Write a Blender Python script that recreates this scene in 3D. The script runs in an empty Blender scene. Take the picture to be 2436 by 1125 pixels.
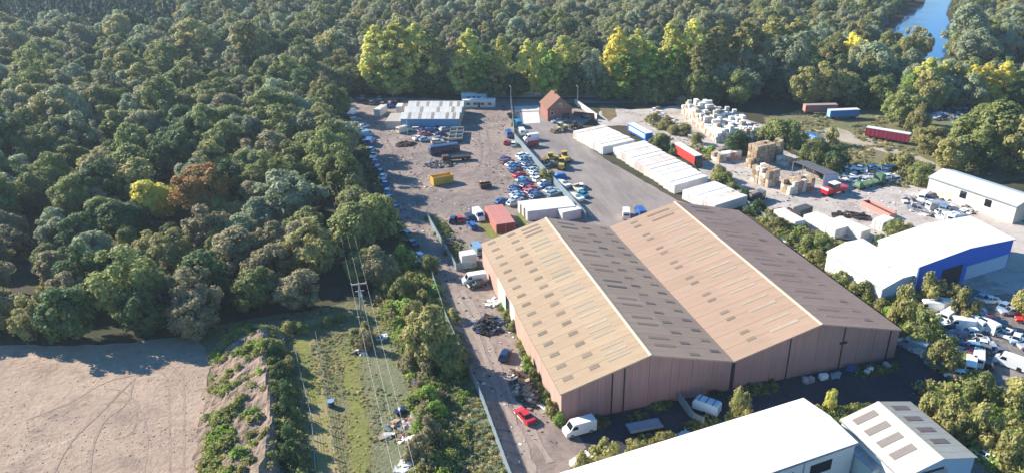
import bpy, math, random
import numpy as np
from mathutils import Vector, Matrix
R = math.radians
rnd = random.Random(7)
sc = bpy.context.scene
COL = sc.collection

# ---------------------------------------------------------------- camera, sky, sun, exposure
CAM_POS = Vector((-31.6, -94.4, 80.0)); PITCH = 0.4364; YAW = 0.2976
FPX = 1809.5; CXP, CYP, WPX = 1298.0, 562.5, 2436.0
cam_d = bpy.data.cameras.new('camera'); cam = bpy.data.objects.new('camera', cam_d); COL.objects.link(cam)
cam.location = CAM_POS; cam.rotation_euler = (math.pi/2 - PITCH, 0, -YAW)
cam_d.sensor_width = 36.0; cam_d.lens = 36.0*FPX/WPX; cam_d.shift_x = -(CXP - WPX/2)/WPX
cam_d.clip_start = 1.0; cam_d.clip_end = 6000.0
sc.camera = cam
SUN_DIR = Vector((-1.4, 1.3, 1.0)).normalized()          # towards the sun
SUN_EL = math.asin(SUN_DIR.z); SUN_AZ = math.atan2(SUN_DIR.x, SUN_DIR.y)
world = bpy.data.worlds.new('World'); sc.world = world; world.use_nodes = True
wn = world.node_tree; bg = wn.nodes['Background']
sky = wn.nodes.new('ShaderNodeTexSky'); sky.sky_type = 'NISHITA'; sky.sun_disc = False
sky.sun_elevation = SUN_EL; sky.sun_rotation = SUN_AZ; sky.air_density = 1.0; sky.dust_density = 0.1; sky.ozone_density = 3.0
hs = wn.nodes.new('ShaderNodeHueSaturation'); hs.inputs['Saturation'].default_value = 1.3
wn.links.new(sky.outputs[0], hs.inputs['Color']); wn.links.new(hs.outputs[0], bg.inputs[0]); bg.inputs[1].default_value = 0.10
sun_d = bpy.data.lights.new('sun', 'SUN'); sun = bpy.data.objects.new('sun', sun_d); COL.objects.link(sun)
sun_d.energy = 4.9; sun_d.angle = R(0.53); sun_d.color = (1.0, 0.92, 0.80)
sun.rotation_euler = SUN_DIR.to_track_quat('Z', 'Y').to_euler(); sun.location = (-200, 200, 300)
sc.view_settings.view_transform = 'Standard'; sc.view_settings.look = 'None'
sc.view_settings.gamma = 1.0; sc.view_settings.use_curve_mapping = False
sc.view_settings.exposure = 1.25
sc.cycles.max_bounces = 4; sc.cycles.diffuse_bounces = 2; sc.cycles.glossy_bounces = 2
sc.cycles.transmission_bounces = 2; sc.cycles.volume_bounces = 0; sc.cycles.transparent_max_bounces = 4

# ---------------------------------------------------------------- helpers
_c, _s = math.cos(YAW), math.sin(YAW)
FW = Vector((_s*math.cos(PITCH), _c*math.cos(PITCH), -math.sin(PITCH))); RT = Vector((_c, -_s, 0)); UP = RT.cross(FW)
def G(px, py, z=0.0):                                    # survey point: photo position at height z -> metres
    d = FW*FPX + RT*(px-CXP) - UP*(py-CYP)
    t = (z - CAM_POS.z)/d.z
    return CAM_POS + d*t
def PX(p):
    d = Vector(p) - CAM_POS; Z = d.dot(FW)
    return CXP + FPX*d.dot(RT)/Z, CYP - FPX*d.dot(UP)/Z
def inside(poly, x, y):
    c = False; j = len(poly)-1
    for i in range(len(poly)):
        xi, yi = poly[i][0], poly[i][1]; xj, yj = poly[j][0], poly[j][1]
        if (yi > y) != (yj > y) and x < (xj-xi)*(y-yi)/(yj-yi)+xi: c = not c
        j = i
    return c

_mats = {}
def mat(name, col, rough=0.8, var=0.25, scale=1.0, rand=0.0, metal=0.0, spec=0.3, world_co=False, stretch=None, bump=0.0, dirt=None, dirt_amt=0.4, dirt_scale=0.4, transl=0.0, coat=0.0):
    if name in _mats: return _mats[name]
    m = bpy.data.materials.new(name); m.use_nodes = True; nt = m.node_tree; N = nt.nodes; L = nt.links
    b = N['Principled BSDF']; b.inputs['Roughness'].default_value = rough; b.inputs['Metallic'].default_value = metal
    b.inputs['Specular IOR Level'].default_value = spec
    if coat: b.inputs['Coat Weight'].default_value = coat; b.inputs['Coat Roughness'].default_value = 0.05
    if world_co:
        co = N.new('ShaderNodeNewGeometry').outputs['Position']
    else:
        co = N.new('ShaderNodeTexCoord').outputs['Object']
    if stretch:
        mp = N.new('ShaderNodeMapping'); mp.inputs['Scale'].default_value = stretch; L.new(co, mp.inputs[0]); co = mp.outputs[0]
    nz = N.new('ShaderNodeTexNoise'); nz.inputs['Scale'].default_value = scale; nz.inputs['Detail'].default_value = 6; nz.inputs['Roughness'].default_value = 0.65
    L.new(co, nz.inputs['Vector'])
    mr = N.new('ShaderNodeMapRange'); mr.inputs[1].default_value = 0.25; mr.inputs[2].default_value = 0.75
    mr.inputs[3].default_value = 1-var; mr.inputs[4].default_value = 1+var
    L.new(nz.outputs[0], mr.inputs[0]); fac = mr.outputs[0]
    if rand:
        oi = N.new('ShaderNodeObjectInfo'); r2 = N.new('ShaderNodeMapRange')
        r2.inputs[3].default_value = 1-rand; r2.inputs[4].default_value = 1+rand
        L.new(oi.outputs['Random'], r2.inputs[0])
        mu = N.new('ShaderNodeMath'); mu.operation = 'MULTIPLY'; L.new(fac, mu.inputs[0]); L.new(r2.outputs[0], mu.inputs[1]); fac = mu.outputs[0]
    mx = N.new('ShaderNodeVectorMath'); mx.operation = 'SCALE'
    src = None
    if dirt:
        n2 = N.new('ShaderNodeTexNoise'); n2.inputs['Scale'].default_value = dirt_scale; n2.inputs['Detail'].default_value = 8; n2.inputs['Roughness'].default_value = 0.7
        L.new(co, n2.inputs['Vector'])
        m2 = N.new('ShaderNodeMapRange'); m2.inputs[1].default_value = 0.42; m2.inputs[2].default_value = 0.68; m2.inputs[4].default_value = dirt_amt
        L.new(n2.outputs[0], m2.inputs[0])
        mc = N.new('ShaderNodeMix'); mc.data_type = 'RGBA'; mc.inputs[6].default_value = (*col, 1); mc.inputs[7].default_value = (*dirt, 1)
        L.new(m2.outputs[0], mc.inputs[0]); L.new(mc.outputs[2], mx.inputs[0])
    else:
        mx.inputs[0].default_value = col
    L.new(fac, mx.inputs['Scale']); L.new(mx.outputs[0], b.inputs['Base Color'])
    if bump:
        bp = N.new('ShaderNodeBump'); bp.inputs['Strength'].default_value = bump; bp.inputs['Distance'].default_value = 0.3
        L.new(nz.outputs[0], bp.inputs['Height']); L.new(bp.outputs[0], b.inputs['Normal'])
    if transl:
        tr = N.new('ShaderNodeBsdfTranslucent'); ms = N.new('ShaderNodeMixShader'); ms.inputs[0].default_value = transl
        L.new(mx.outputs[0], tr.inputs[0]); L.new(b.outputs[0], ms.inputs[1]); L.new(tr.outputs[0], ms.inputs[2])
        L.new(ms.outputs[0], N['Material Output'].inputs[0])
    _mats[name] = m
    return m

class MB:
    def __init__(s): s.v = []; s.f = []; s.m = []
    def poly(s, vs, m=0):
        n = len(s.v); s.v += [tuple(p) for p in vs]; s.f.append(tuple(range(n, n+len(vs)))); s.m.append(m); return s
    def hexa(s, b, t, m=0):                              # b, t: four bottom and four top corners, counter-clockwise from above
        n = len(s.v); s.v += [tuple(p) for p in b] + [tuple(p) for p in t]
        for q in ((3,2,1,0),(4,5,6,7),(0,1,5,4),(1,2,6,5),(2,3,7,6),(3,0,4,7)):
            s.f.append(tuple(n+i for i in q)); s.m.append(m)
        return s
    def box(s, x0, x1, y0, y1, z0, z1, m=0, tx=0.0, ty=0.0):
        b = [(x0,y0,z0),(x1,y0,z0),(x1,y1,z0),(x0,y1,z0)]
        t = [(x0+tx,y0+ty,z1),(x1-tx,y0+ty,z1),(x1-tx,y1-ty,z1),(x0+tx,y1-ty,z1)]
        return s.hexa(b, t, m)
    def rbox(s, cx, cy, z0, lx, ly, lz, ang=0, m=0, tilt=0):
        ca, sa = math.cos(ang), math.sin(ang); c4 = [(-lx/2,-ly/2),(lx/2,-ly/2),(lx/2,ly/2),(-lx/2,ly/2)]
        P = lambda q, z: (cx+q[0]*ca-q[1]*sa, cy+q[0]*sa+q[1]*ca, z+q[0]*tilt)
        return s.hexa([P(q, z0) for q in c4], [P(q, z0+lz) for q in c4], m)
    def cyl(s, p0, p1, r0, r1=None, n=8, m=0, cap=True):
        r1 = r0 if r1 is None else r1
        p0 = Vector(p0); p1 = Vector(p1); d = (p1-p0).normalized()
        a = d.orthogonal().normalized(); b = d.cross(a); k = len(s.v)
        for i in range(n):
            t = 2*math.pi*i/n; o = a*math.cos(t)+b*math.sin(t)
            s.v.append(tuple(p0+o*r0)); s.v.append(tuple(p1+o*r1))
        for i in range(n):
            j = (i+1) % n; s.f.append((k+2*i, k+2*j, k+2*j+1, k+2*i+1)); s.m.append(m)
        if cap:
            s.f.append(tuple(k+2*i for i in reversed(range(n)))); s.m.append(m)
            s.f.append(tuple(k+2*i+1 for i in range(n))); s.m.append(m)
        return s
    def loft(s, prof, m=0):                              # prof: list of (x, z, half width) round a closed side outline
        n = len(s.v); k = len(prof)
        for x, z, w in prof: s.v.append((x, -w, z))
        for x, z, w in prof: s.v.append((x, w, z))
        for i in range(k):
            j = (i+1) % k; s.f.append((n+i, n+j, n+k+j, n+k+i)); s.m.append(m)
        s.f.append(tuple(n+i for i in reversed(range(k)))); s.m.append(m)
        s.f.append(tuple(n+k+i for i in range(k))); s.m.append(m)
        return s
    def mesh(s, name, mats):
        me = bpy.data.meshes.new(name); me.from_pydata(s.v, [], s.f)
        for x in (mats if isinstance(mats, (list, tuple)) else [mats]): me.materials.append(x)
        me.polygons.foreach_set('material_index', s.m); me.update()
        return me
    def obj(s, name, mats, parent=None, loc=(0,0,0), rz=0): return mk(name, s.mesh(name, mats), parent, loc, rz)

def mk(name, me, parent=None, loc=(0,0,0), rz=0, over=None):
    o = bpy.data.objects.new(name, me); COL.objects.link(o); o.location = loc; o.rotation_euler = (0,0,rz)
    if parent: o.parent = parent
    if over:
        for i, m in enumerate(over):
            if m: o.material_slots[i].link = 'OBJECT'; o.material_slots[i].material = m
    return o
def tag(o, label=None, cat=None, group=None, kind=None):
    if label: o['label'] = label
    if cat: o['category'] = cat
    if group: o['group'] = group
    if kind: o['kind'] = kind
    return o
def thing(name, label, cat, loc=(0,0,0), rz=0, group=None):
    o = bpy.data.objects.new(name, None); COL.objects.link(o); o.empty_display_size = 0.5
    o.location = loc; o.rotation_euler = (0,0,rz)
    return tag(o, label, cat, group)

# ---------------------------------------------------------------- materials
def ground_mat(name, base, c2, c3, s1=0.05, s2=0.6, var=0.3, bump=0.25, stretch=None, rough=0.95, tracks=None):
    m = bpy.data.materials.new(name); m.use_nodes = True; N = m.node_tree.nodes; L = m.node_tree.links
    b = N['Principled BSDF']; b.inputs['Roughness'].default_value = rough; b.inputs['Specular IOR Level'].default_value = 0.15
    pos = N.new('ShaderNodeNewGeometry').outputs['Position']; co = pos
    if stretch:
        mp = N.new('ShaderNodeMapping'); mp.inputs['Scale'].default_value = stretch; L.new(pos, mp.inputs[0]); co = mp.outputs[0]
    def noise(scale, c, det=8, ro=0.68):
        n = N.new('ShaderNodeTexNoise'); n.inputs['Scale'].default_value = scale; n.inputs['Detail'].default_value = det; n.inputs['Roughness'].default_value = ro
        L.new(c, n.inputs['Vector']); return n.outputs[0]
    def ramp(x, a, b_):
        r = N.new('ShaderNodeMapRange'); r.inputs[1].default_value = a; r.inputs[2].default_value = b_; L.new(x, r.inputs[0]); return r.outputs[0]
    def mix(f, a, b_):
        x = N.new('ShaderNodeMix'); x.data_type = 'RGBA'; L.new(f, x.inputs[0])
        for i, q in ((6, a), (7, b_)):
            if isinstance(q, tuple): x.inputs[i].default_value = (*q, 1)
            else: L.new(q, x.inputs[i])
        return x.outputs[2]
    c = mix(ramp(noise(s1, pos), 0.38, 0.62), base, c2)
    c = mix(ramp(noise(s2*0.35, co), 0.50, 0.68), c, c3)
    if tracks:
        mp = N.new('ShaderNodeMapping'); mp.inputs['Rotation'].default_value = (0, 0, tracks[0]); L.new(pos, mp.inputs[0])
        w = N.new('ShaderNodeTexWave'); w.wave_type = tracks[3] if len(tracks) > 3 else 'BANDS'
        w.inputs['Scale'].default_value = tracks[1]; w.inputs['Distortion'].default_value = 7; w.inputs['Detail'].default_value = 3; w.inputs['Detail Scale'].default_value = 0.35
        L.new(mp.outputs[0], w.inputs[0])
        k = N.new('ShaderNodeMath'); k.operation = 'MULTIPLY'; L.new(ramp(w.outputs[1], 0.72, 0.98), k.inputs[0]); L.new(ramp(noise(0.07, pos, 3), 0.45, 0.6), k.inputs[1])
        c = mix(k.outputs[0], c, tracks[2])
    mr = N.new('ShaderNodeMapRange'); mr.inputs[1].default_value = 0.25; mr.inputs[2].default_value = 0.75; mr.inputs[3].default_value = 1-var; mr.inputs[4].default_value = 1+var
    fine = noise(s2*2.2, co); L.new(fine, mr.inputs[0])
    sc_ = N.new('ShaderNodeVectorMath'); sc_.operation = 'SCALE'; L.new(c, sc_.inputs[0]); L.new(mr.outputs[0], sc_.inputs['Scale'])
    L.new(sc_.outputs[0], b.inputs['Base Color'])
    bp = N.new('ShaderNodeBump'); bp.inputs['Strength'].default_value = bump; bp.inputs['Distance'].default_value = 0.4; L.new(fine, bp.inputs['Height']); L.new(bp.outputs[0], b.inputs['Normal'])
    return m

GM = dict(
 forest=ground_mat('forest_floor', (0.045,0.05,0.025), (0.08,0.065,0.04), (0.03,0.035,0.02)),
 yard=ground_mat('packed_dirt', (0.30,0.235,0.195), (0.22,0.17,0.145), (0.15,0.12,0.105), 0.05, 0.32, 0.28, 0.35),
 tarmac=ground_mat('worn_tarmac', (0.235,0.203,0.183), (0.275,0.235,0.205), (0.165,0.143,0.13), 0.06, 0.35, 0.18, 0.15, (0.9,0.16,1)),
 pale=ground_mat('pale_concrete', (0.46,0.41,0.36), (0.38,0.33,0.29), (0.27,0.23,0.20), 0.07, 0.4, 0.18, 0.15),
 slab=ground_mat('white_concrete', (0.66,0.63,0.58), (0.58,0.56,0.52), (0.45,0.43,0.40), 0.1, 0.5, 0.1, 0.1),
 road=ground_mat('public_road', (0.25,0.23,0.21), (0.21,0.195,0.18), (0.17,0.16,0.15), 0.1, 0.5, 0.12, 0.1),
 asphalt=ground_mat('shade_blue_asphalt', (0.036,0.040,0.052), (0.048,0.050,0.060), (0.028,0.031,0.040), 0.08, 0.5, 0.25, 0.2),  # asphalt darkened and blued to carry the warehouse shadow
 field=ground_mat('bare_field', (0.40,0.295,0.215), (0.33,0.24,0.178), (0.245,0.18,0.138), 0.07, 0.45, 0.22, 0.6),
 grass=ground_mat('rough_grass', (0.145,0.15,0.06), (0.20,0.175,0.095), (0.09,0.105,0.04), 0.10, 0.55, 0.45, 0.8),
 lime=ground_mat('fresh_grass', (0.20,0.205,0.05), (0.17,0.175,0.06), (0.12,0.13,0.045), 0.15, 0.7, 0.35, 0.6),
 dry=ground_mat('dry_grass', (0.20,0.20,0.115), (0.16,0.165,0.09), (0.11,0.13,0.06), 0.12, 0.9, 0.32, 0.7),
 straw=ground_mat('worn_grass_path', (0.28,0.235,0.11), (0.22,0.20,0.07), (0.33,0.26,0.16), 0.15, 0.9, 0.25, 0.5),
 trailer=ground_mat('scrubby_ground', (0.20,0.17,0.105), (0.13,0.14,0.055), (0.085,0.095,0.035), 0.06, 0.4, 0.3, 0.4),
 track=ground_mat('sandy_track', (0.42,0.36,0.28), (0.34,0.29,0.22), (0.27,0.23,0.17), 0.1, 0.5, 0.15, 0.2),
 lot=ground_mat('oily_lot', (0.17,0.155,0.14), (0.24,0.21,0.19), (0.10,0.09,0.08), 0.1, 0.5, 0.25, 0.3),
 bank=ground_mat('earth_bank', (0.22,0.155,0.09), (0.15,0.12,0.06), (0.10,0.10,0.04), 0.15, 0.6, 0.3, 0.5),
 mound=ground_mat('spoil_heap_earth', (0.31,0.225,0.17), (0.24,0.175,0.13), (0.15,0.12,0.08), 0.15, 0.7, 0.35, 1.0),
)
def paint(name, col, rough=0.35, **k): return mat(name, col, rough, k.pop('var', 0.06), k.pop('scale', 0.8), spec=0.5, **k)
WHITE = paint('white_painted_metal', (0.76,0.75,0.72), 0.5, dirt=(0.52,0.45,0.37), dirt_amt=0.35, dirt_scale=0.5)
TRAILERW = paint('white_trailer_skin', (0.80,0.79,0.75), 0.5, dirt=(0.50,0.40,0.30), dirt_amt=0.55, dirt_scale=0.35, rand=0.07)
ROOFW = paint('white_roof_sheet', (0.83,0.81,0.77), 0.5, var=0.05, dirt=(0.66,0.62,0.57), dirt_amt=0.35, dirt_scale=0.3)
DARK = mat('dark_metal', (0.03,0.03,0.032), 0.6)
RUBBER = mat('tyre_rubber', (0.018,0.018,0.018), 0.8)
STEEL = mat('galvanised_steel', (0.42,0.44,0.46), 0.5, metal=0.4, dirt=(0.25,0.22,0.2))
RUST = mat('rusty_steel', (0.10,0.055,0.035), 0.85, dirt=(0.05,0.035,0.03))
GLASS = mat('dark_glass', (0.012,0.016,0.02), 0.06, 0.0, spec=0.9)
WOOD = mat('weathered_wood', (0.28,0.21,0.15), 0.9)
BARK = mat('tree_bark', (0.075,0.06,0.045), 0.95, 0.4, 2.0)
TARP_B = paint('blue_tarpaulin', (0.02,0.15,0.42), 0.5)

# ---------------------------------------------------------------- the ground
def sheet(name, px, m, z, jag=0.5, step=2.5, seed=0, world_pts=None):
    P = [G(*p) for p in px] if world_pts is None else [Vector((*p, 0)) for p in world_pts]
    r = random.Random(seed); out = []
    for i, a in enumerate(P):
        b = P[(i+1) % len(P)]; n = max(1, min(60, int((b-a).length/step)))
        d = (b-a); nrm = Vector((-d.y, d.x, 0)).normalized() if d.length > 0 else Vector((0,0,0))
        for k in range(n):
            q = a + d*(k/n)
            if k: q = q + nrm*r.uniform(-jag, jag)
            out.append((q.x, q.y, z))
    bm = MB(); bm.poly(out)
    o = bm.obj(name, m); tag(o, kind='structure')
    return o
g_ = MB(); g_.poly([(-2500,-600,0),(2500,-600,0),(2500,3500,0),(-2500,3500,0)]); tag(g_.obj('ground', GM['forest']), kind='structure')
YARD_PX = [(800,243),(830,237),(962,232),(1100,240),(1215,238),(1222,330),(1300,420),(1390,520),(1450,545),(1320,560),(1180,600),(1180,660),(1340,1012),(1420,1045),(1345,1125),(1360,1190),(1222,1190),(1204,1120),(1150,965),(1105,862),(1060,760),(1032,665),(1000,645),(975,590),(945,530),(915,490),(900,440),(880,380),(858,320),(822,262)]
sheet('scrapyard_ground', YARD_PX, GM['yard'], 0.02, 0.8, seed=1)
sheet('dark_dirt_patch', [(985,455),(1040,448),(1110,462),(1175,470),(1190,492),(1140,506),(1070,512),(1010,500),(980,480)], ground_mat('churned_dirt', (0.20,0.165,0.145), (0.25,0.205,0.175), (0.135,0.115,0.105), 0.25, 0.6, 0.3, 0.5), 0.028, 1.6, 1.2, seed=31)
sheet('dark_dirt_patch', [(985,360),(1040,352),(1105,372),(1100,398),(1040,405),(990,392)], bpy.data.materials['churned_dirt'], 0.028, 1.6, 1.2, seed=32)
sheet('tarmac_yard', [(1216,238),(1290,236),(1420,272),(1362,318),(1437,378),(1612,478),(1700,500),(1740,560),(1420,560),(1388,520),(1302,422),(1228,335)], GM['tarmac'], 0.035, 0.25, seed=2)
sheet('bale_yard', [(1430,250),(1500,262),(1640,250),(1830,300),(1842,352),(1900,372),(1990,420),(2150,405),(2215,432),(2205,470),(2346,520),(2346,575),(2100,580),(1960,560),(1790,505),(1720,470),(1660,400),(1590,345),(1490,300),(1420,300)], GM['pale'], 0.03, 0.6, seed=3)
sheet('public_road', [(1120,238),(1216,246),(1500,246),(1640,248),(1640,238),(1500,236),(1216,236),(1120,230)], GM['road'], 0.045, 0.1, seed=4)
sheet('concrete_slab', [(1236,268),(1281,267),(1285,293),(1240,296)], GM['slab'], 0.06, 0.05, seed=5)
sheet('concrete_apron', [(1222,254),(1283,252),(1282,264),(1226,266)], GM['slab'], 0.06, 0.05, seed=6)
sheet('grassy_corner', [(1425,252),(1462,252),(1468,278),(1448,290),(1432,275)], GM['bank'], 0.06, 0.3, seed=7)
sheet('trailer_field', [(1815,280),(1910,262),(2060,255),(2190,250),(2436,262),(2500,420),(2346,440),(2235,420),(2150,405),(1990,420),(1880,352),(1838,320)], GM['trailer'], 0.04, 0.8, seed=8)
sheet('sandy_track', [(1935,308),(1990,303),(2040,322),(2100,340),(2165,362),(2230,392),(2262,420),(2215,418),(2170,388),(2110,365),(2040,345),(1985,335)], GM['track'], 0.06, 0.5, seed=9)
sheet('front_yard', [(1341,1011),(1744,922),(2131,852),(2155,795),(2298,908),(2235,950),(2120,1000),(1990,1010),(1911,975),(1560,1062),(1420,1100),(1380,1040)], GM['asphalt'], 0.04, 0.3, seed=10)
sheet('bare_field', [(-250,822),(240,820),(470,800),(520,780),(500,860),(478,1125),(470,1300),(-250,1300)], GM['field'], 0.02, 0.4, seed=11)
sheet('rough_grass', [(470,800),(520,772),(640,752),(850,715),(900,695),(960,690),(985,650),(1030,662),(1060,760),(1105,862),(1150,965),(1204,1120),(1260,1300),(440,1300),(478,1125),(500,860)], GM['grass'], 0.03, 0.5, seed=12)
sheet('worn_grass_path', [(715,805),(748,805),(778,960),(808,1125),(820,1250),(770,1250),(755,1100),(740,960)], GM['straw'], 0.05, 0.25, seed=13)
sheet('fresh_grass', [(700,808),(735,806),(752,900),(768,960),(742,960),(722,900)], GM['lime'], 0.056, 0.3, seed=14)
sheet('fresh_grass', [(800,822),(850,830),(862,920),(880,1010),(872,1125),(880,1260),(825,1260),(838,1060),(826,950),(815,880)], GM['lime'], 0.05, 0.6, seed=15)
sheet('dry_grass', [(875,790),(930,780),(965,850),(985,960),(1010,1060),(1030,1125),(1050,1250),(890,1250),(885,1060),(872,940),(862,860)], GM['dry'], 0.055, 0.6, seed=16)
sheet('dry_grass', [(1040,900),(1100,870),(1150,975),(1200,1125),(1240,1250),(1120,1250),(1090,1125),(1065,1000)], GM['dry'], 0.055, 0.5, seed=17)
sheet('earth_patch', [(705,772),(760,752),(832,738),(838,750),(770,768),(712,782)], GM['straw'], 0.055, 0.4, seed=18)
sheet('breakers_yard', [(2100,705),(2190,690),(2300,660),(2500,640),(2560,1000),(2350,960),(2296,915),(2150,795)], GM['lot'], 0.035, 0.5, seed=19)
sheet('scrap_lot', [(2180,455),(2346,510),(2500,540),(2520,700),(2346,700),(2100,600),(2120,540)], GM['pale'], 0.045, 0.5, seed=20)
sheet('service_yard', [(1380,1120),(1911,1000),(2010,1000),(2090,1080),(2350,1060),(2500,1300),(1380,1300)], GM['road'], 0.05, 0.2, seed=21)
sheet('plot_grass', [(1020,522),(1050,518),(1120,600),(1150,640),(1085,640)], GM['grass'], 0.045, 0.4, seed=22)
sheet('plot_grass', [(1140,535),(1155,520),(1180,558),(1232,552),(1226,508),(1250,512),(1262,548),(1190,575),(1150,560)], GM['lime'], 0.045, 0.3, seed=23)
sheet('wall_weeds_strip', [(1185,720),(1200,700),(1340,985),(1338,1012),(1300,965),(1225,800)], GM['grass'], 0.05, 0.5, seed=24)
sheet('embankment_path', [(2120,150),(2200,156),(2346,158),(2500,156),(2500,168),(2346,167),(2200,164)], GM['track'], 0.12, 0.4, seed=25)
sheet('embankment_slope', [(2130,163),(2346,168),(2500,169),(2500,196),(2346,192),(2130,190)], GM['bank'], 0.10, 0.4, seed=26)
wm = bpy.data.materials.new('pond_water'); wm.use_nodes = True
_b = wm.node_tree.nodes['Principled BSDF']; _b.inputs['Base Color'].default_value = (0.008,0.085,0.26,1); _b.inputs['Roughness'].default_value = 0.08; _b.inputs['Specular IOR Level'].default_value = 0.5  # sky reflection put into the base colour as flat blue
_n = wm.node_tree.nodes.new('ShaderNodeTexNoise'); _n.inputs['Scale'].default_value = 0.35; _bp = wm.node_tree.nodes.new('ShaderNodeBump'); _bp.inputs['Strength'].default_value = 0.25
_ge = wm.node_tree.nodes.new('ShaderNodeNewGeometry'); wm.node_tree.links.new(_ge.outputs['Position'], _n.inputs['Vector']); wm.node_tree.links.new(_n.outputs[0], _bp.inputs['Height']); wm.node_tree.links.new(_bp.outputs[0], _b.inputs['Normal'])
POND_PX = [(2100,142),(2238,142),(2260,120),(2262,60),(2250,35),(2275,-20),(2300,-70),(2215,-70),(2205,0),(2165,30),(2130,60)]
sheet('pond_water', POND_PX, wm, 0.09, 0.5, seed=27)

# wheel ruts pressed into the bare ground
def rut(px, w, m, z, seed):
    P = [G(*p) for p in px]; Q = []                      # smooth the path
    for i in range(len(P)-1):
        p0, p1, p2, p3 = P[max(0,i-1)], P[i], P[i+1], P[min(len(P)-1,i+2)]
        for k in range(6):
            t = k/6; Q.append(.5*((2*p1)+(p2-p0)*t+(2*p0-5*p1+4*p2-p3)*t*t+(3*p1-p0-3*p2+p3)*t**3))
    Q.append(P[-1]); r = random.Random(seed); L_ = []; R_ = []
    for i, q in enumerate(Q):
        d = Q[min(i+1,len(Q)-1)]-Q[max(i-1,0)]; n = Vector((-d.y,d.x,0)).normalized(); h = w/2*r.uniform(.5,1.25)
        L_.append(q+n*h); R_.append(q-n*h)
    b = MB()
    for i in range(len(Q)-1): b.poly([(p.x,p.y,z) for p in (R_[i],R_[i+1],L_[i+1],L_[i])])
    tag(b.obj('wheel_track', m), kind='structure')
RUTF = ground_mat('rutted_field', (0.30,0.22,0.165), (0.335,0.245,0.185), (0.235,0.175,0.135), 0.2, 0.7, 0.25, 0.5)
RUTY = ground_mat('rutted_dirt', (0.215,0.168,0.142), (0.25,0.195,0.165), (0.17,0.135,0.115), 0.2, 0.7, 0.25, 0.4)
RUTL = ground_mat('dusty_wheel_path', (0.335,0.265,0.22), (0.30,0.24,0.20), (0.27,0.22,0.185), 0.2, 0.7, 0.2, 0.3)
for i, p in enumerate([[(405,1140),(404,1050),(402,960),(398,905),(375,880),(340,872)],[(436,1140),(438,1040),(438,940),(430,890),(405,868)],[(340,1140),(350,1050),(338,985),(300,935),(262,925)],[(250,960),(300,955),(325,985),(312,1030),(270,1045)],[(60,1000),(160,960),(250,910),(330,890)],[(210,1140),(222,1060),(250,1000),(300,960),(318,905)],[(120,1140),(170,1050),(230,990),(320,900)]]):
    rut(p, .42, RUTF, .034+.004*i, i)
for i, p in enumerate([[(1010,520),(1000,470),(1010,420),(1060,385),(1130,380),(1185,430)],[(1000,500),(1020,460),(1090,465),(1160,475),(1200,470)],[(1060,520),(1090,490),(1140,480),(1190,490)],[(960,470),(985,450),(1040,475),(1110,500)],[(940,440),(930,380),(905,330),(880,280)],[(955,450),(946,385),(920,330),(890,275)],[(1150,270),(1160,320),(1165,380),(1150,420)],[(1135,270),(1140,320),(1145,380),(1120,420)],[(1030,640),(1000,580),(985,520),(975,470)],[(1045,640),(1015,580),(1000,530),(990,480)]]):
    rut(p, .75, RUTY, .036+.003*i, 40+i)
for i, p in enumerate([[(1085,700),(1120,760),(1150,840),(1185,930),(1225,1010),(1270,1125)],[(1100,690),(1140,760),(1172,840),(1210,930),(1255,1010),(1310,1100)]]):
    rut(p, 1.3, RUTL, .07+.004*i, 70+i)
# ---------------------------------------------------------------- buildings
def hex_slab(mb, P, U, V, u0, u1, v0, v1, n, z0, z1, m=0):
    q = [P+U*u0+V*v0, P+U*u1+V*v0, P+U*u1+V*v1, P+U*u0+V*v1]
    return mb.hexa([a+n*z0 for a in q], [a+n*z1 for a in q], m)
def slope(root, P, U, V, mats, nu, nv, lens=(), names='roof_sheet', vsplit=None, gap=0.025):
    """one roof slope of sheets: P eave start, U along the eave, V up the slope (root space)"""
    n = U.cross(V).normalized()
    if n.z < 0: n = -n
    vs = vsplit or [i/nv for i in range(nv+1)]
    lu, lv = U.length, V.length
    for j in range(len(vs)-1):
        mb = MB(); gu = gap/lu; gv = gap/lv; lift = 0.012*j
        hex_slab(mb, Vector((0,0,0)), U, V, gu, 1/nu-gu, vs[j]-(0.0 if j == 0 else 0.06/lv), vs[j+1]-gv, n, 0.02+lift, 0.085+lift)
        me = mb.mesh(names, mats[0])
        for i in range(nu):
            o = mk(names, me, root, P+U*(i/nu))
    if lens:
        cache = {}
        for (u, v, su, sv, mi) in lens:
            key = (round(su, 3), round(sv, 3), mi)
            if key not in cache:
                mb = MB(); hex_slab(mb, Vector((0,0,0)), U, V, -su/2/lu, su/2/lu, -sv/2/lv, sv/2/lv, n, 0.09, 0.135)
                cache[key] = mb.mesh('skylight', mats[mi])
            mk('skylight', cache[key], root, P+U*(u/lu)+V*(v/lv))
def prism_wall(root, name, mat_, pts, nrm, th=0.2, lift=0):      # pts: outline of an upright wall, nrm: outward
    b = [Vector(p) - nrm*th for p in pts]; t = [Vector(p) for p in pts]; mb = MB(); k = len(pts); n = 0
    mb.v += [tuple(p) for p in b] + [tuple(p) for p in t]
    for i in range(k):
        j = (i+1) % k; mb.f.append((i, j, k+j, k+i)); mb.m.append(0)
    mb.f.append(tuple(reversed(range(k)))); mb.m.append(0); mb.f.append(tuple(k+i for i in range(k))); mb.m.append(0)
    o = mb.obj(name, mat_, root)
    bm_fix(o.data); return o
def bm_fix(me):
    import bmesh
    b = bmesh.new(); b.from_mesh(me); bmesh.ops.recalc_face_normals(b, faces=b.faces); b.to_mesh(me); b.free()

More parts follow.
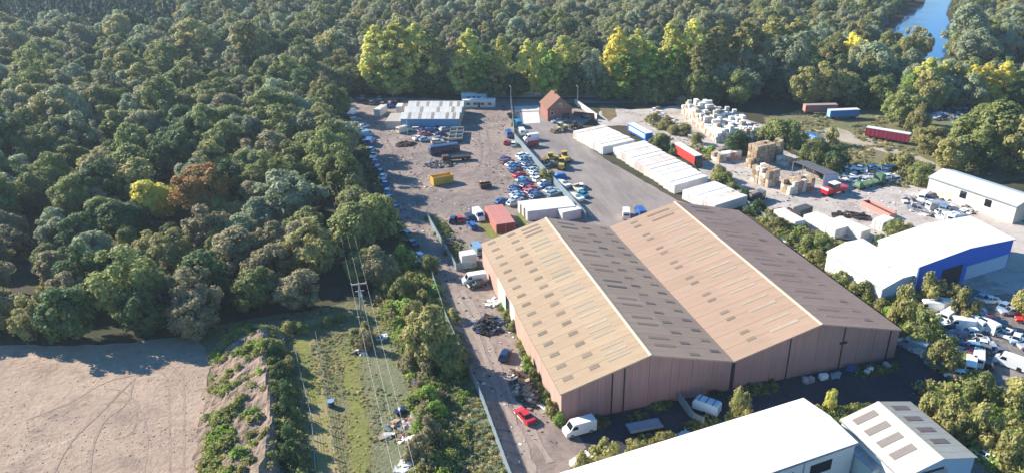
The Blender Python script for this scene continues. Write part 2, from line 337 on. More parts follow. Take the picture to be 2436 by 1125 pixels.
CLAD = mat('brown_profiled_cladding', (0.385,0.215,0.19), 0.75, 0.10, 0.6, rand=0.05, stretch=(2.2,2.2,0.12), dirt=(0.24,0.145,0.12), dirt_amt=0.45, dirt_scale=0.5)
CLAD_S = mat('sunlit_profiled_cladding', (0.43,0.285,0.225), 0.75, 0.08, 0.6, rand=0.04, stretch=(2.2,2.2,0.12), dirt=(0.30,0.19,0.15), dirt_amt=0.35, dirt_scale=0.4)  # same cladding, paled to carry the sun on the long side wall
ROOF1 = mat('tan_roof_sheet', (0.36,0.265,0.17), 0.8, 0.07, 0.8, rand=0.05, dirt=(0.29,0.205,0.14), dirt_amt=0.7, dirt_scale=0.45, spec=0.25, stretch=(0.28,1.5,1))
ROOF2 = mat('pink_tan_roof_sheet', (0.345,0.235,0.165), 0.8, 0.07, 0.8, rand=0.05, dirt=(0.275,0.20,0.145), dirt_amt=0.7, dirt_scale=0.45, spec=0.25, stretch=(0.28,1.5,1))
ROOF1R = mat('brown_roof_sheet', (0.32,0.24,0.175), 0.8, 0.10, 0.6, rand=0.07, dirt=(0.24,0.175,0.135), dirt_amt=0.5, dirt_scale=0.25, spec=0.25, stretch=(0.5,2.5,1))  # right slope copy of the tan sheet, grazing sun put into its colour
ROOF2R = mat('pink_tan_roof_sheet_shaded', (0.275,0.195,0.155), 0.8, 0.14, 0.6, rand=0.08, dirt=(0.20,0.13,0.105), dirt_amt=0.6, dirt_scale=0.25, spec=0.25, stretch=(0.4,3.0,1))  # pink tan sheet again, darkened for the slope turned from the sun
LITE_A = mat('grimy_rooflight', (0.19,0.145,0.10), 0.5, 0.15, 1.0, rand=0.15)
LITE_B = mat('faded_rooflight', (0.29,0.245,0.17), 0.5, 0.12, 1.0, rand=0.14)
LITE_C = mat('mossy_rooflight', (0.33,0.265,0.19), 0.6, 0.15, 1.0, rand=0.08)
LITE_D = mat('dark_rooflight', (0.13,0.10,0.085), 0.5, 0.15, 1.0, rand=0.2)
RIDGE = mat('ridge_capping', (0.55,0.44,0.31), 0.7, 0.12, 0.7)
LITE_E = mat('brown_rooflight', (0.245,0.165,0.12), 0.6, 0.15, 1.0, rand=0.1)
def warehouse():
    W = [0, 15.2, 30.8, 47.5, 65.0]; Hh = [6, 10.37, 6, 10.37, 6]; L = 57.6
    t = thing('warehouse', 'long brown twin ridged metal warehouse with tan roof slopes and rows of rooflights', 'warehouse', (0,0,0))
    # gable cladding in bays
    bays = [0, 3.1, 6.2, 8.7, 10.8, 15.2, 19.2, 23.1, 27.0, 30.6, 31.3, 34.8, 38.3, 41.8, 47.5, 52.8, 56.2, 59.6, 63.0, 65.0]
    def h(x):
        for i in range(4):
            if W[i] <= x <= W[i+1]: return Hh[i]+(Hh[i+1]-Hh[i])*(x-W[i])/(W[i+1]-W[i])
        return 6
    for yy, nn in ((0.0, Vector((0,-1,0))), (L, Vector((0,1,0)))):
        for a, b in zip(bays[:-1], bays[1:]):
            if abs(a-30.6) < .01:
                prism_wall(t, 'valley_downpipe', DARK, [(a,yy,0),(b,yy,0),(b,yy,h(b)-.05),(a,yy,h(a)-.05)], nn, 0.12); continue
            a2, b2 = a+0.035, b-0.035
            mids = [w for w in W if a2 < w < b2]
            top = [(b2,yy,h(b2)-.02)] + [(w,yy,h(w)-.02) for w in reversed(mids)] + [(a2,yy,h(a2)-.02)]
            prism_wall(t, 'wall_panel', CLAD, [(a2,yy,0),(b2,yy,0)]+top, nn, 0.15)
        # ribs of the profiled sheets, joined
        rb = MB(); x = 0.25
        while x < 65:
            if not 30.5 < x < 31.4 and min(abs(x-b) for b in bays) > .12: rb.box(x-.045, x+.045, yy-(.05 if nn.y < 0 else 0), yy+(0 if nn.y < 0 else .05), 0.05, h(x)-.06)
            x += 0.5
        o = rb.obj('cladding_ribs', CLAD, t); o['kind'] = 'stuff'
    jn = MB()
    for x in (8.7, 10.8, 41.8, 52.8, 63.0):
        jn = MB(); jn.box(x-.11, x+.11, -.10, -.004, .05, h(x)-.1); jn.obj('downpipe', DARK, t)
    MB().box(52.1, 53.5, -.3, -.1, 5.4, 5.75).obj('wall_box', DARK, t)
    # long sides
    for x0, nn in ((0.0, Vector((-1,0,0))), (65.0, Vector((1,0,0)))):
        ys = [0, 3.6, 7.2, 11.2, 14.8, 18.4, 22.0, 25.6, 29.2, 33.0, 36.2, 43.0, 46.6, 50.2, 53.9, L]
        for a, b in zip(ys[:-1], ys[1:]):
            m = CLAD_S
            if x0 == 0 and abs(a-36.2) < .1: m = mat('pale_green_sheet', (0.42,0.52,0.40), 0.6)
            if x0 == 0 and abs(a-33.0) < .1:
                prism_wall(t, 'open_doorway', DARK, [(x0+.3,a,0),(x0+.3,b,0),(x0+.3,b,4.6),(x0+.3,a,4.6)], nn, 0.05)  # solid dark panel standing in for the shade inside the opening
                prism_wall(t, 'wall_panel', m, [(x0,a+.03,4.6),(x0,b-.03,4.6),(x0,b-.03,5.97),(x0,a+.03,5.97)], nn, 0.15); continue
            if x0 == 0 and abs(a-29.2) < .1: m = mat('off_white_sheet', (0.62,0.58,0.52), 0.6)
            prism_wall(t, 'sliding_door' if m.name.startswith('pale') else 'wall_panel', m, [(x0,a+.03,0),(x0,b-.03,0),(x0,b-.03,5.97),(x0,a+.03,5.97)], nn, 0.15)
        MB().box(x0-.22 if x0 == 0 else x0, x0 if x0 == 0 else x0+.22, -.2, L+.2, 5.78, 5.98).obj('gutter', DARK if x0 == 0 else STEEL, t)
    # roof
    ov = 0.28; U = Vector((0, L+2*ov, 0)); rows = [2.7+3.57*i+ov for i in range(16)]
    def sl(i, left, mats, lens, vs):
        x0, z0, x1, z1 = W[i], Hh[i], W[i+1], Hh[i+1]
        if left: a, za, b, zb = x0, z0, x1, z1
        else: a, za, b, zb = x1, z1, x0, z0
        e = 0.25 if i in (0, 3) else 0.0
        d = Vector((b-a, 0, zb-za)); dn = d.normalized(); P = Vector((a, -ov, za)) - dn*e
        V = d + dn*(e-.12); V2 = V
        lens2 = [(y, e + s, sy, ss, mi) for (y, s, sy, ss, mi) in lens]
        slope(t, P, U, V, mats, 16, 2, lens2, vsplit=vs)
    r = random.Random(3)
    Ls = math.hypot(15.2, 4.37)
    lens = []
    for k, y in enumerate(rows):
        lens.append((y, .13*Ls, 0.95, 1.75, 1)); lens.append((y, .43*Ls, 0.95, 1.75, 1))
    for gI in range(8):
        c = (rows[2*gI]+rows[2*gI+1])/2
        for d in (-1.75, 0, 1.75): lens.append((c+d, .715*Ls, 0.72, 4.2, 1 if gI == 7 else 2 if gI > 3 else 3))
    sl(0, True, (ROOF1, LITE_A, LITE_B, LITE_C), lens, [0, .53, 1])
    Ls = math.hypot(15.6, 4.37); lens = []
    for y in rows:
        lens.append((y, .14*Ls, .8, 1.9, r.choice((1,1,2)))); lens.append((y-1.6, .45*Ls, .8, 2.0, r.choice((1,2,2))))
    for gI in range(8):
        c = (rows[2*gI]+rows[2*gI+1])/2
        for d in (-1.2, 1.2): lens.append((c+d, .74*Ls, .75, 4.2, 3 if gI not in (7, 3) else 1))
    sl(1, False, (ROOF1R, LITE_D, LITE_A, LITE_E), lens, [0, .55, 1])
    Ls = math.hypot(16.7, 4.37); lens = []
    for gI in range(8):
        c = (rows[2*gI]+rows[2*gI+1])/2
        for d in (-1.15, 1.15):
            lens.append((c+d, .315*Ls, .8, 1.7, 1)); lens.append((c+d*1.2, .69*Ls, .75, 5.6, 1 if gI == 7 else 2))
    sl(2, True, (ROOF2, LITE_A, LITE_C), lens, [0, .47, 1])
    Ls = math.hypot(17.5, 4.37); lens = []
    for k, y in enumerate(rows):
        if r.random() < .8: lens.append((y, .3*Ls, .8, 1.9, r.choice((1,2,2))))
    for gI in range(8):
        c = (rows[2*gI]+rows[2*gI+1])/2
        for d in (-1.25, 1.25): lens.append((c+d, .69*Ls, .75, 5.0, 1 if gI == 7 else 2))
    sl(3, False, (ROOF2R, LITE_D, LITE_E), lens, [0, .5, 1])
    for x, z in ((15.2, 10.37), (47.5, 10.37)):
        MB().hexa([(x-.34,-ov-.03,z+.02),(x,-ov-.03,z+.12),(x,L+ov+.03,z+.12),(x-.34,L+ov+.03,z+.02)], [(x-.32,-ov-.03,z+.07),(x,-ov-.03,z+.20),(x,L+ov+.03,z+.20),(x-.32,L+ov+.03,z+.07)]).obj('ridge_cap', RIDGE, t)
        MB().hexa([(x,-ov-.03,z+.12),(x+.34,-ov-.03,z+.02),(x+.34,L+ov+.03,z+.02),(x,L+ov+.03,z+.12)], [(x,-ov-.03,z+.20),(x+.32,-ov-.03,z+.07),(x+.32,L+ov+.03,z+.07),(x,L+ov+.03,z+.20)]).obj('ridge_cap', RIDGE, t)
    MB().box(30.5, 31.1, -.3, L+.3, 5.9, 6.09).obj('valley_gutter', DARK, t)
    BARG = mat('barge_trim', (0.44,0.30,0.235), 0.7)
    for i in range(4):
        a, b = W[i], W[i+1]; za, zb = Hh[i], Hh[i+1]
        MB().hexa([(a,-ov-.06,za-.16),(b,-ov-.06,zb-.16),(b,-ov-.03,zb-.16),(a,-ov-.03,za-.16)], [(a,-ov-.06,za+.14),(b,-ov-.06,zb+.14),(b,-ov-.03,zb+.14),(a,-ov-.03,za+.14)]).obj('barge_board', BARG, t)
    return t
warehouse()

def skew_shed(name, label, cat, A, B, D, he, hr, walls, roofs, nu=6, nv=1, lens=(), ridge_f=0.5, ov=0.25, extra=None):
    """A->B: eave line (world xy), A->D: across the gable; walls in order AB, BC, CD, DA; roofs (near AB, near DC)"""
    A = Vector((A[0],A[1],0)); B = Vector((B[0],B[1],0)); D = Vector((D[0],D[1],0)); Cc = B + (D-A)
    t = thing(name, label, cat, A); B = B-A; D = D-A; Cc = Cc-A; O = Vector((0,0,0)); Zv = Vector((0,0,1))
    cen = Cc*0.5
    def nr(p, q):
        d = q-p; n = Vector((d.y,-d.x,0)).normalized()
        return n if n.dot((p+q)*.5-cen) > 0 else -n
    ra, rb = D*ridge_f, B+D*ridge_f
    for k, (p, q, gab) in enumerate(((O,B,None),(B,Cc,rb),(Cc,D,None),(D,O,ra))):
        pts = [p, q, q+Zv*he] + ([gab+Zv*hr] if gab is not None and hr > he else []) + [p+Zv*he]
        prism_wall(t, 'wall', walls[k % len(walls)], pts, nr(p, q), 0.2)
    U = B; un = U.normalized(); Ue = U + un*2*ov
    for k, (e, f) in enumerate(((O, ridge_f), (D, 1-ridge_f))):
        if f <= 0.001: continue
        V = (ra - e) + Zv*(hr-he); vn = V.normalized(); P = e - un*ov - vn*ov + Zv*he
        slope(t, P, Ue, V + vn*(ov-.05), roofs[k % len(roofs)], nu, nv, lens[k] if lens else (), gap=0.02)
    if hr > he and 0.01 < ridge_f < .99:
        mb = MB(); q = [ra-un*ov, rb+un*ov]; dd = (D).normalized()*.25
        mb.hexa([q[0]-dd+Zv*(hr+.04), q[1]-dd+Zv*(hr+.04), q[1]+dd+Zv*(hr+.04), q[0]+dd+Zv*(hr+.04)], [q[0]-dd*.9+Zv*(hr+.10), q[1]-dd*.9+Zv*(hr+.10), q[1]+dd*.9+Zv*(hr+.10), q[0]+dd*.9+Zv*(hr+.10)])
        mb.obj('ridge_cap', roofs[0][0], t)
    for e, o_ in ((O, -1), (D, 1)):
        dn_ = D.normalized()*o_; q = [e-un*ov+dn_*(ov-.02), e+B+un*ov+dn_*(ov-.02), e+B+un*ov+dn_*(ov+.14), e-un*ov+dn_*(ov+.14)]
        if o_ < 0: q = [q[3], q[2], q[1], q[0]]
        o2 = MB().hexa([p+Zv*(he-.24) for p in q], [p+Zv*(he-.09) for p in q]).obj('gutter', STEEL, t); bm_fix(o2.data)
    t['_B'] = tuple(B); t['_D'] = tuple(D)
    return t
def on_wall(root, name, P, Q, a, b, z0, z1, m, proud=0.04, parent=None):     # a flat fitting on the wall P->Q (root space)
    d = (Q-P).normalized(); n = Vector((d.y,-d.x,0))
    p0, p1 = P+d*a, P+d*b
    mb = MB(); mb.hexa([p0-n*.02+Vector((0,0,z0)), p0+n*proud+Vector((0,0,z0)), p1+n*proud+Vector((0,0,z0)), p1-n*.02+Vector((0,0,z0))], [p0-n*.02+Vector((0,0,z1)), p0+n*proud+Vector((0,0,z1)), p1+n*proud+Vector((0,0,z1)), p1-n*.02+Vector((0,0,z1))])
    o = mb.obj(name, m, parent or root); bm_fix(o.data); return o

WALLW = paint('cream_wall_sheet', (0.70,0.66,0.60), 0.6, dirt=(0.5,0.45,0.4))
# big white roof along the bottom edge
NE = G(1911,949,6); NW = G(1350,1122,6); SE = G(2036,1051,6)
dW = (NW-NE).normalized(); A0 = NE + dW*44
t = skew_shed('white_roofed_unit', 'long white roofed industrial unit along the bottom edge of the photo', 'industrial unit', A0.xy, NE.xy, (A0+SE-NE).xy, 6, 6.55, [WALLW], [(ROOFW,), (ROOFW,)], 11, 2)
B_, D_ = Vector(t['_B']), Vector(t['_D']); C_ = B_+D_; Ls = B_.length
for a, b in ((4,8),(11,14)): on_wall(t, 'window', C_, D_, a, b, 2.4, 4.4, GLASS)
on_wall(t, 'downpipe', C_, D_, 9.1, 9.4, 0, 5.9, STEEL, .15); on_wall(t, 'doorway', C_, D_, 16, 20, 0, 4, DARK)
# cream unit with four big rooflights on each slope
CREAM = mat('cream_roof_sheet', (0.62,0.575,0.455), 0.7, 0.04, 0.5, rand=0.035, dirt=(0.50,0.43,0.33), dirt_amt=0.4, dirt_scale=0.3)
CREAMR = mat('weathered_grey_roof_sheet', (0.33,0.335,0.30), 0.7, 0.08, 0.5, rand=0.09, dirt=(0.33,0.26,0.15), dirt_amt=0.6, dirt_scale=0.35)  # right slope sheets, greyer and darker than the left slope
LITE_G = mat('grey_rooflight', (0.24,0.205,0.18), 0.5, 0.1, 1.0); LITE_F = mat('brown_grey_rooflight', (0.17,0.12,0.10), 0.5, 0.1, 1.0)
W0 = G(2004,998,4.8); E0 = G(2165,957,4.8); S0 = G(2320,1086,4.8)
sv = (S0-E0); A1 = W0; B1 = W0 + sv
lw = sv.length; hv = (E0-W0).length/2*1.03
lens1 = [(lw*(.13+.205*i), hv*.50, 1.25, hv*.60, 1) for i in range(4)]
lens2 = [(lw*(.13+.205*i), hv*.56, 1.05, hv*.50, 1) for i in range(4)]
PALEB = paint('pale_blue_wall_sheet', (0.34,0.46,0.58), 0.6); WALLG = paint('pale_green_wall_sheet', (0.52,0.60,0.55), 0.6)
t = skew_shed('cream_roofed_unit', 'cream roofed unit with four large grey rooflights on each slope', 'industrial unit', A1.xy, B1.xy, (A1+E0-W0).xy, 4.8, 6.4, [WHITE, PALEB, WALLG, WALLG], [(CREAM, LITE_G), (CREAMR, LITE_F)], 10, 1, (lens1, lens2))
B_, D_ = Vector(t['_B']), Vector(t['_D'])
on_wall(t, 'shutter_door', B_, B_+D_, 3.4, 8.2, 0, 4.2, STEEL); on_wall(t, 'fascia', B_, B_+D_, .5, 7.4, 4.3, 4.75, DARK)
# low annex between the two roofs
P0 = G(1975,1015,3.4)
MBx = MB(); t = thing('flat_roofed_annex', 'narrow grey flat roofed annex squeezed between the white and cream roofed units', 'annex', (P0.x-1.0, P0.y, 0), R(-84))
MB().box(0, 10, 0, 2.2, 0, 3.3).obj('wall', WALLG, t); MB().box(-.15, 10.15, -.15, 2.35, 3.3, 3.45).obj('roof', STEEL, t)
# white shed and blue shed on the right
a = G(1969,599,4.6); b = G(2100,686,4.6); c = G(2186,650,4.6)
t = skew_shed('white_shed', 'low white roofed shed with a blue end wall right of the brown warehouse', 'shed', a.xy, b.xy, (a+(c-b)).xy, 4.6, 5.3, [WHITE, PALEB, WHITE, WHITE], [(ROOFW, mat('cream_rooflight', (0.62,0.57,0.47), 0.6)), (ROOFW, mat('cream_rooflight', (0.6,0.6,0.6)))], 6, 1, ([], [(13,2.2,.8,2.0,1),(13.2,5.0,.8,2.2,1)]))
a = G(2091,572,7.2); b = G(2187,634,7.2); c = G(2346,588,7.2); dd = (c-b); c2 = b+dd*1.45
BLUEW = paint('royal_blue_wall_sheet', (0.012,0.12,0.56), 0.5)
t = skew_shed('blue_shed', 'large white roofed shed with royal blue front and dark doorway', 'shed', a.xy, b.xy, (a+(c2-b)).xy, 7.2, 8.2, [WHITE, BLUEW, WHITE, WHITE], [(ROOFW,), (ROOFW,)], 5, 2)
B_, D_ = Vector(t['_B']), Vector(t['_D'])
on_wall(t, 'doorway', B_, B_+D_, 8.0, 14.5, 0, 4.6, DARK); on_wall(t, 'panel', B_, B_+D_, 16, 30, 0.2, 3.6, PALEB)
# grey shed upper right
a = G(2212,421,5); b = G(2346,466,5); c = G(2285,403,6.2); b2 = a+(b-a)*1.5
GREYR = paint('pale_blue_grey_roof_sheet', (0.52,0.60,0.66), 0.5, dirt=(0.40,0.45,0.5))
dirw = Vector((10.5, 2.2, 0))
t = skew_shed('grey_roofed_shed', 'cream walled shed with pale blue grey roof at the right edge', 'shed', a.xy, b2.xy, (a+dirw).xy, 5, 6.4, [paint('stained_cream_wall', (0.66,0.61,0.53), 0.7, dirt=(0.35,0.28,0.2), dirt_amt=.5)], [(GREYR,), (GREYR,)], 7, 1)
B_ = Vector(t['_B']); O_ = Vector((0,0,0))
for q in ((9.5,11.3),(16.5,18.3)): on_wall(t, 'window', O_, B_, q[0], q[1], 2.2, 4.2, GLASS)
# open fronted lean-to beside the bales
a = G(1888,384,4); b = G(1962,420,3.4); c = G(1992,417,3.4)
t = thing('lean_to_shelter', 'dark sheeted lean-to shelter beside the brown bales', 'shelter', (a.x,a.y,0))
u = Vector((b.x-a.x, b.y-a.y, 0)); v = Vector((5.6, 1.0, 0))
mb = MB(); q = [Vector((0,0,3.9)), u+Vector((0,0,3.9)), u+v+Vector((0,0,3.2)), v+Vector((0,0,3.2))]
mb.hexa(q, [p+Vector((0,0,.1)) for p in q]).obj('roof', mat('dull_grey_sheet', (0.13,0.13,0.135), 0.6, dirt=(0.07,0.07,0.07)), t)
prism_wall(t, 'end_wall', PALEB, [u, u+v, u+v+Vector((0,0,3.15)), u+Vector((0,0,3.85))], Vector((0,-1,0)), .1)
prism_wall(t, 'back_wall', DARK, [v, u+v, u+v+Vector((0,0,3.15)), v+Vector((0,0,3.15))], Vector((1,0,0)), .1)
for k in range(4): p = u*(k/3.0)*.98; MB().box(p.x-.08, p.x+.08, p.y-.08, p.y+.08, 0, 3.9).obj('post', WOOD, t)

# workshop with three small ridges at the back of the scrapyard
A = G(953,284,3.6); B = G(1091,284,3.6); back = G(1098,243,3.6); ang = math.atan2((B-A).y, (B-A).x)
wL = (B-A).length; dep = 23.0
t = thing('workshop', 'low workshop with three white ridged roofs and blue front wall', 'workshop', (A.x, A.y, 0), ang)
BLUEF = paint('faded_blue_wall', (0.10,0.27,0.42), 0.6); OFFW = mat('off_white_roof_sheet', (0.70,0.67,0.60), 0.6, 0.06, 0.5, rand=0.05, dirt=(0.5,0.46,0.38), dirt_amt=.4, dirt_scale=.3); LITE_T = mat('tan_rooflight', (0.36,0.30,0.22), 0.6, rand=.1)
TANW = paint('tan_wall', (0.42,0.35,0.27), 0.7)
span = dep/3
prism_wall(t, 'wall', BLUEF, [(0,0,0),(wL,0,0),(wL,0,3.6),(0,0,3.6)], Vector((0,-1,0)))
prism_wall(t, 'wall', BLUEF, [(0,dep,0),(wL,dep,0),(wL,dep,3.6),(0,dep,3.6)], Vector((0,1,0)))
for x, n in ((0,Vector((-1,0,0))),(wL,Vector((1,0,0)))):
    pts = [(x,0,0),(x,dep,0),(x,dep,3.6)]
    for k in (2,1,0): pts += [(x,span*(k+.5),5.0)] + ([(x,span*k,3.6)])
    prism_wall(t, 'gable_wall', TANW, pts, n)
rl = random.Random(11)
for k in range(3):
    xs = [[.18,.36,.60,.78,.92],[.30,.60,.86],[.15,.33,.55,.80,.92]][2-k]
    U = Vector((wL+.4,0,0)); V = Vector((0,span/2,1.4)); lv = V.length
    slope(t, Vector((-.2,span*k,3.6)), U, V, (OFFW, LITE_T), 9, 1, [(x*wL, lv/2, 1.0, lv*.86, 1) for x in xs])
    slope(t, Vector((-.2,span*(k+1),3.6)), U, Vector((0,-span/2,1.4)), (OFFW, LITE_T), 9, 1, [(x*wL, lv/2, 1.0, lv*.86, 1) for x in xs])
# its lean-to
A2 = G(918,290,2.6); t = thing('concrete_lean_to', 'grey flat roofed block on the left end of the workshop', 'outbuilding', (A2.x, A2.y, 0), ang)
MB().box(0, 5.6, 0, 10.5, 0, 2.6).obj('wall', paint('grey_render', (0.45,0.43,0.42), .8), t); MB().box(-.2, 5.5, -.2, 10.7, 2.6, 2.75).obj('roof', paint('felt_roof', (0.36,0.32,0.28), .9), t)
A2 = G(956,252,3.2); t = thing('white_hut', 'small white hut against the back left corner of the workshop', 'hut', (A2.x-2.2, A2.y, 0), ang)
MB().box(0, 2.0, 0, 4.5, 0, 3.0).obj('wall', WHITE, t); MB().box(-.1, 2.1, -.1, 4.6, 3.0, 3.12).obj('roof', WHITE, t)
# portable cabins
def cabin(label, px, py, L, W, H, wm, nwin):
    p = G(px, py); t = thing('portable_cabin', label, 'portable cabin', (p.x, p.y, 0), ang, 'portable cabins behind the workshop')
    MB().box(0, L, 0, W, .25, H).obj('wall', wm, t); MB().box(-.12, L+.12, -.12, W+.12, H, H+.2).obj('roof', WHITE, t)
    for i in range(nwin):
        x = L*(i+.75)/(nwin+.5); f = MB().box(x-.75, x+.75, -.05, .0, 1.2, 2.2).obj('window', STEEL, t); MB().box(x-.65, x+.65, -.08, -.05, 1.3, 2.1).obj('pane', GLASS, f)
    MB().box(L*.5-.45, L*.5+.45, -.05, 0, .3, 2.25).obj('door', DARK, t)
cabin('long cream portable cabin with a white roof at the right end of the workshop', 1101, 258, 12.6, 3.2, 3.0, paint('cream_cabin', (0.58,0.54,0.47), .7), 4)
cabin('pale blue portable cabin behind the cream cabin', 1098, 243, 10.0, 3.0, 3.0, paint('pale_blue_cabin', (0.45,0.62,0.72), .7), 2)
# brick house
P = G(1303,289); Q = G(1361,281); hl = G(1291,277)
ua = math.atan2((Q-P).y, (Q-P).x)
t = thing('brick_house', 'red brick house with steep brown tiled roof and gable facing the yard', 'house', (P.x, P.y, 0), R(-2))
BRICK = mat('red_brick', (0.27,0.125,0.095), 0.9, 0.18, 1.5); TILE = mat('brown_roof_tile', (0.20,0.105,0.075), 0.9, 0.2, 1.2, rand=.05)
hw, hd, he, hr = 9.2, 10.5, 4.6, 8.6
prism_wall(t, 'wall', BRICK, [(0,0,0),(hw,0,0),(hw,0,he),(0,0,he)], Vector((0,-1,0)))
prism_wall(t, 'gable', mat('brown_gable_cladding', (0.27,0.17,0.12), .9), [(0,-.03,he),(hw,-.03,he),(hw/2,-.03,hr)], Vector((0,-1,0)))
prism_wall(t, 'wall', BRICK, [(0,hd,0),(hw,hd,0),(hw,hd,he),(hw/2,hd,hr),(0,hd,he)], Vector((0,1,0)))
prism_wall(t, 'wall', BRICK, [(0,.2,0),(0,hd-.2,0),(0,hd-.2,he),(0,.2,he)], Vector((-1,0,0)))
prism_wall(t, 'wall', BRICK, [(hw,.2,0),(hw,hd-.2,0),(hw,hd-.2,he),(hw,.2,he)], Vector((1,0,0)))
for s in (0, 1):
    V = Vector((hw/2 if s == 0 else -hw/2, 0, hr-he)); vn = V.normalized(); P_ = Vector((0 if s == 0 else hw, -.4, he)) - vn*.5
    n_ = Vector((0, 1, 0)).cross(V).normalized(); n_ = n_ if n_.z > 0 else -n_
    mb = MB(); hex_slab(mb, P_, Vector((0,hd+.8,0)), V+vn*.5, 0, 1, 0, 1, n_, .02, .16); mb.obj('roof_slope', TILE, t)
MB().box(hw/2-.5, hw/2+.5, hd*.55, hd*.55+.8, hr-.6, hr+1.1).obj('chimney', BRICK, t)
f = MB().box(1.0, 2.3, -.06, 0, 2.0, 3.6).obj('window', WHITE, t); MB().box(1.1, 2.2, -.09, -.06, 2.1, 3.5).obj('pane', GLASS, f)
f = MB().box(4.2, 5.2, -.08, 0, 5.0, 6.4).obj('window', WHITE, t); MB().box(4.3, 5.1, -.11, -.08, 5.1, 6.3).obj('pane', GLASS, f)
MB().box(5.6, 8.4, -.06, 0, 0, 2.6).obj('garage_door', DARK, t)
for (px0, py0, px1, py1) in ((1368,247,1420,284),):
    a, b = G(px0, py0), G(px1, py1); d = b-a; t = thing('garden_wall', 'pale rendered wall sloping away right of the brick house', 'wall', a, math.atan2(d.y, d.x))
    MB().box(0, d.length, -.15, .15, 0, 1.7).obj('wall', paint('pale_render', (0.62,0.56,0.48), .8), t); MB().box(-.05, d.length+.05, -.22, .22, 1.7, 1.85).obj('coping', WHITE, t)
a, b = G(1365,276), G(1415,280); d = b-a; t = thing('brick_wall', 'low dark red brick wall joining the brick house', 'wall', a, math.atan2(d.y, d.x))
MB().box(0, d.length, -.15, .15, 0, 1.5).obj('wall', BRICK, t); MB().box(-.05, d.length+.05, -.2, .2, 1.5, 1.62).obj('coping', BRICK, t)
# ---------------------------------------------------------------- containers and trailers
def container_meshes(L, W, H, tagname):
    b = MB(); b.box(0.06, L-.06, .06, W-.06, .12, H-.06)
    fr = MB()
    for x in (0, L-.12):
        for y in (0, W-.12): fr.box(x, x+.12, y, y+.12, 0, H)
    for z in (0.0, H-.12):
        for y in (0, W-.12): fr.box(.12, L-.12, y, y+.12, z, z+.12)
        for x in (0, L-.12): fr.box(x, x+.12, .12, W-.12, z, z+.12)
    rb = MB(); n = int(L/.6)
    for i in range(1, n):
        x = i*L/n
        for y0, y1 in ((.02,.06),(W-.06,W-.02)): rb.box(x-.12, x+.12, y0, y1, .14, H-.14)
    rf = MB(); rf.box(.1, L-.1, .1, W-.1, H-.06, H-.01)
    for i in range(1, n): x = i*L/n; rf.box(x-.08, x+.08, .14, W-.14, H-.01, H+.02)
    dr = MB(); dr.box(-.05, .0, .14, W/2-.02, .15, H-.15); dr.cyl((-.09,W*.28,.15),(-.09,W*.28,H-.15),.03,n=6)
    dr2 = MB(); dr2.box(-.05, .0, W/2+.02, W-.14, .15, H-.15); dr2.cyl((-.09,W*.72,.15),(-.09,W*.72,H-.15),.03,n=6)
    return dict(body=b, frame=fr, ribs=rb, roof=rf, door=dr, door2=dr2)
_cm = {}
def container(label, loc, rz, L, W, H, m, group=None, roofm=None, doorm=None, name='storage_container', cat='container'):
    k = (round(L,2), round(W,2), round(H,2))
    if k not in _cm: _cm[k] = {a: b.mesh('container_'+a, WHITE) for a, b in container_meshes(L, W, H, '').items()}
    c = _cm[k]; t = thing(name, label, cat, loc, rz, group)
    mk('body', c['body'], t, over=[m]); mk('frame', c['frame'], t, over=[m]); o = mk('side_ribs', c['ribs'], t, over=[m]); o['kind'] = 'stuff'
    mk('roof', c['roof'], t, over=[roofm or m]); mk('door', c['door'], t, over=[doorm or m]); mk('door', c['door2'], t, over=[doorm or m])
    return t
ORD = ['first','second','third','fourth','fifth','sixth','seventh','eighth','ninth','tenth','eleventh','twelfth','thirteenth','fourteenth','fifteenth','sixteenth','seventeenth','eighteenth','nineteenth','twentieth','twenty first','twenty second','twenty third','twenty fourth','twenty fifth','twenty sixth']
r = random.Random(5)
TW = [paint('white_trailer_skin_a', (0.72,0.71,0.68), 0.5, dirt=(0.48,0.40,0.32), dirt_amt=0.5, dirt_scale=0.3), TRAILERW, paint('rust_streaked_white_skin', (0.66,0.61,0.55), 0.55, dirt=(0.42,0.25,0.16), dirt_amt=0.6, dirt_scale=0.35), paint('cream_trailer_skin', (0.70,0.66,0.58), 0.55, dirt=(0.55,0.42,0.30), dirt_amt=0.4, dirt_scale=0.3)]
cnt = 0
for (pa, pb, n, LL, hh) in (((1701,490),(1626,452),5,12.4,2.6), ((1607,441),(1461,350),13,12.9,2.6), ((1435,350),(1363,312),7,13.2,2.6)):
    a, b = G(*pa, hh), G(*pb, hh); d = (b-a)/n; ax = R(17.5)
    for i in range(n):
        p = a + d*i; off = r.uniform(-.25,.25)
        w = min(d.length*math.cos(math.atan2(d.y,d.x)-math.pi/2-ax)-.1, 2.5)
        kind = 0 if r.random() < .45 else r.choice((1,2,3)); kind = 2 if (n == 13 and i in (6,7,10)) else kind
        lab = ('white', 'white', 'rust streaked white', 'cream white')[kind]
        container('%s storage container, %s from the warehouse end of the long diagonal row' % (lab, ORD[cnt]), (p.x+off*math.cos(ax), p.y+off*math.sin(ax), 0), ax, LL, 2.5, 2.62+r.choice((0,0,.08)), TW[kind], 'white containers in the long diagonal row')
        cnt += 1
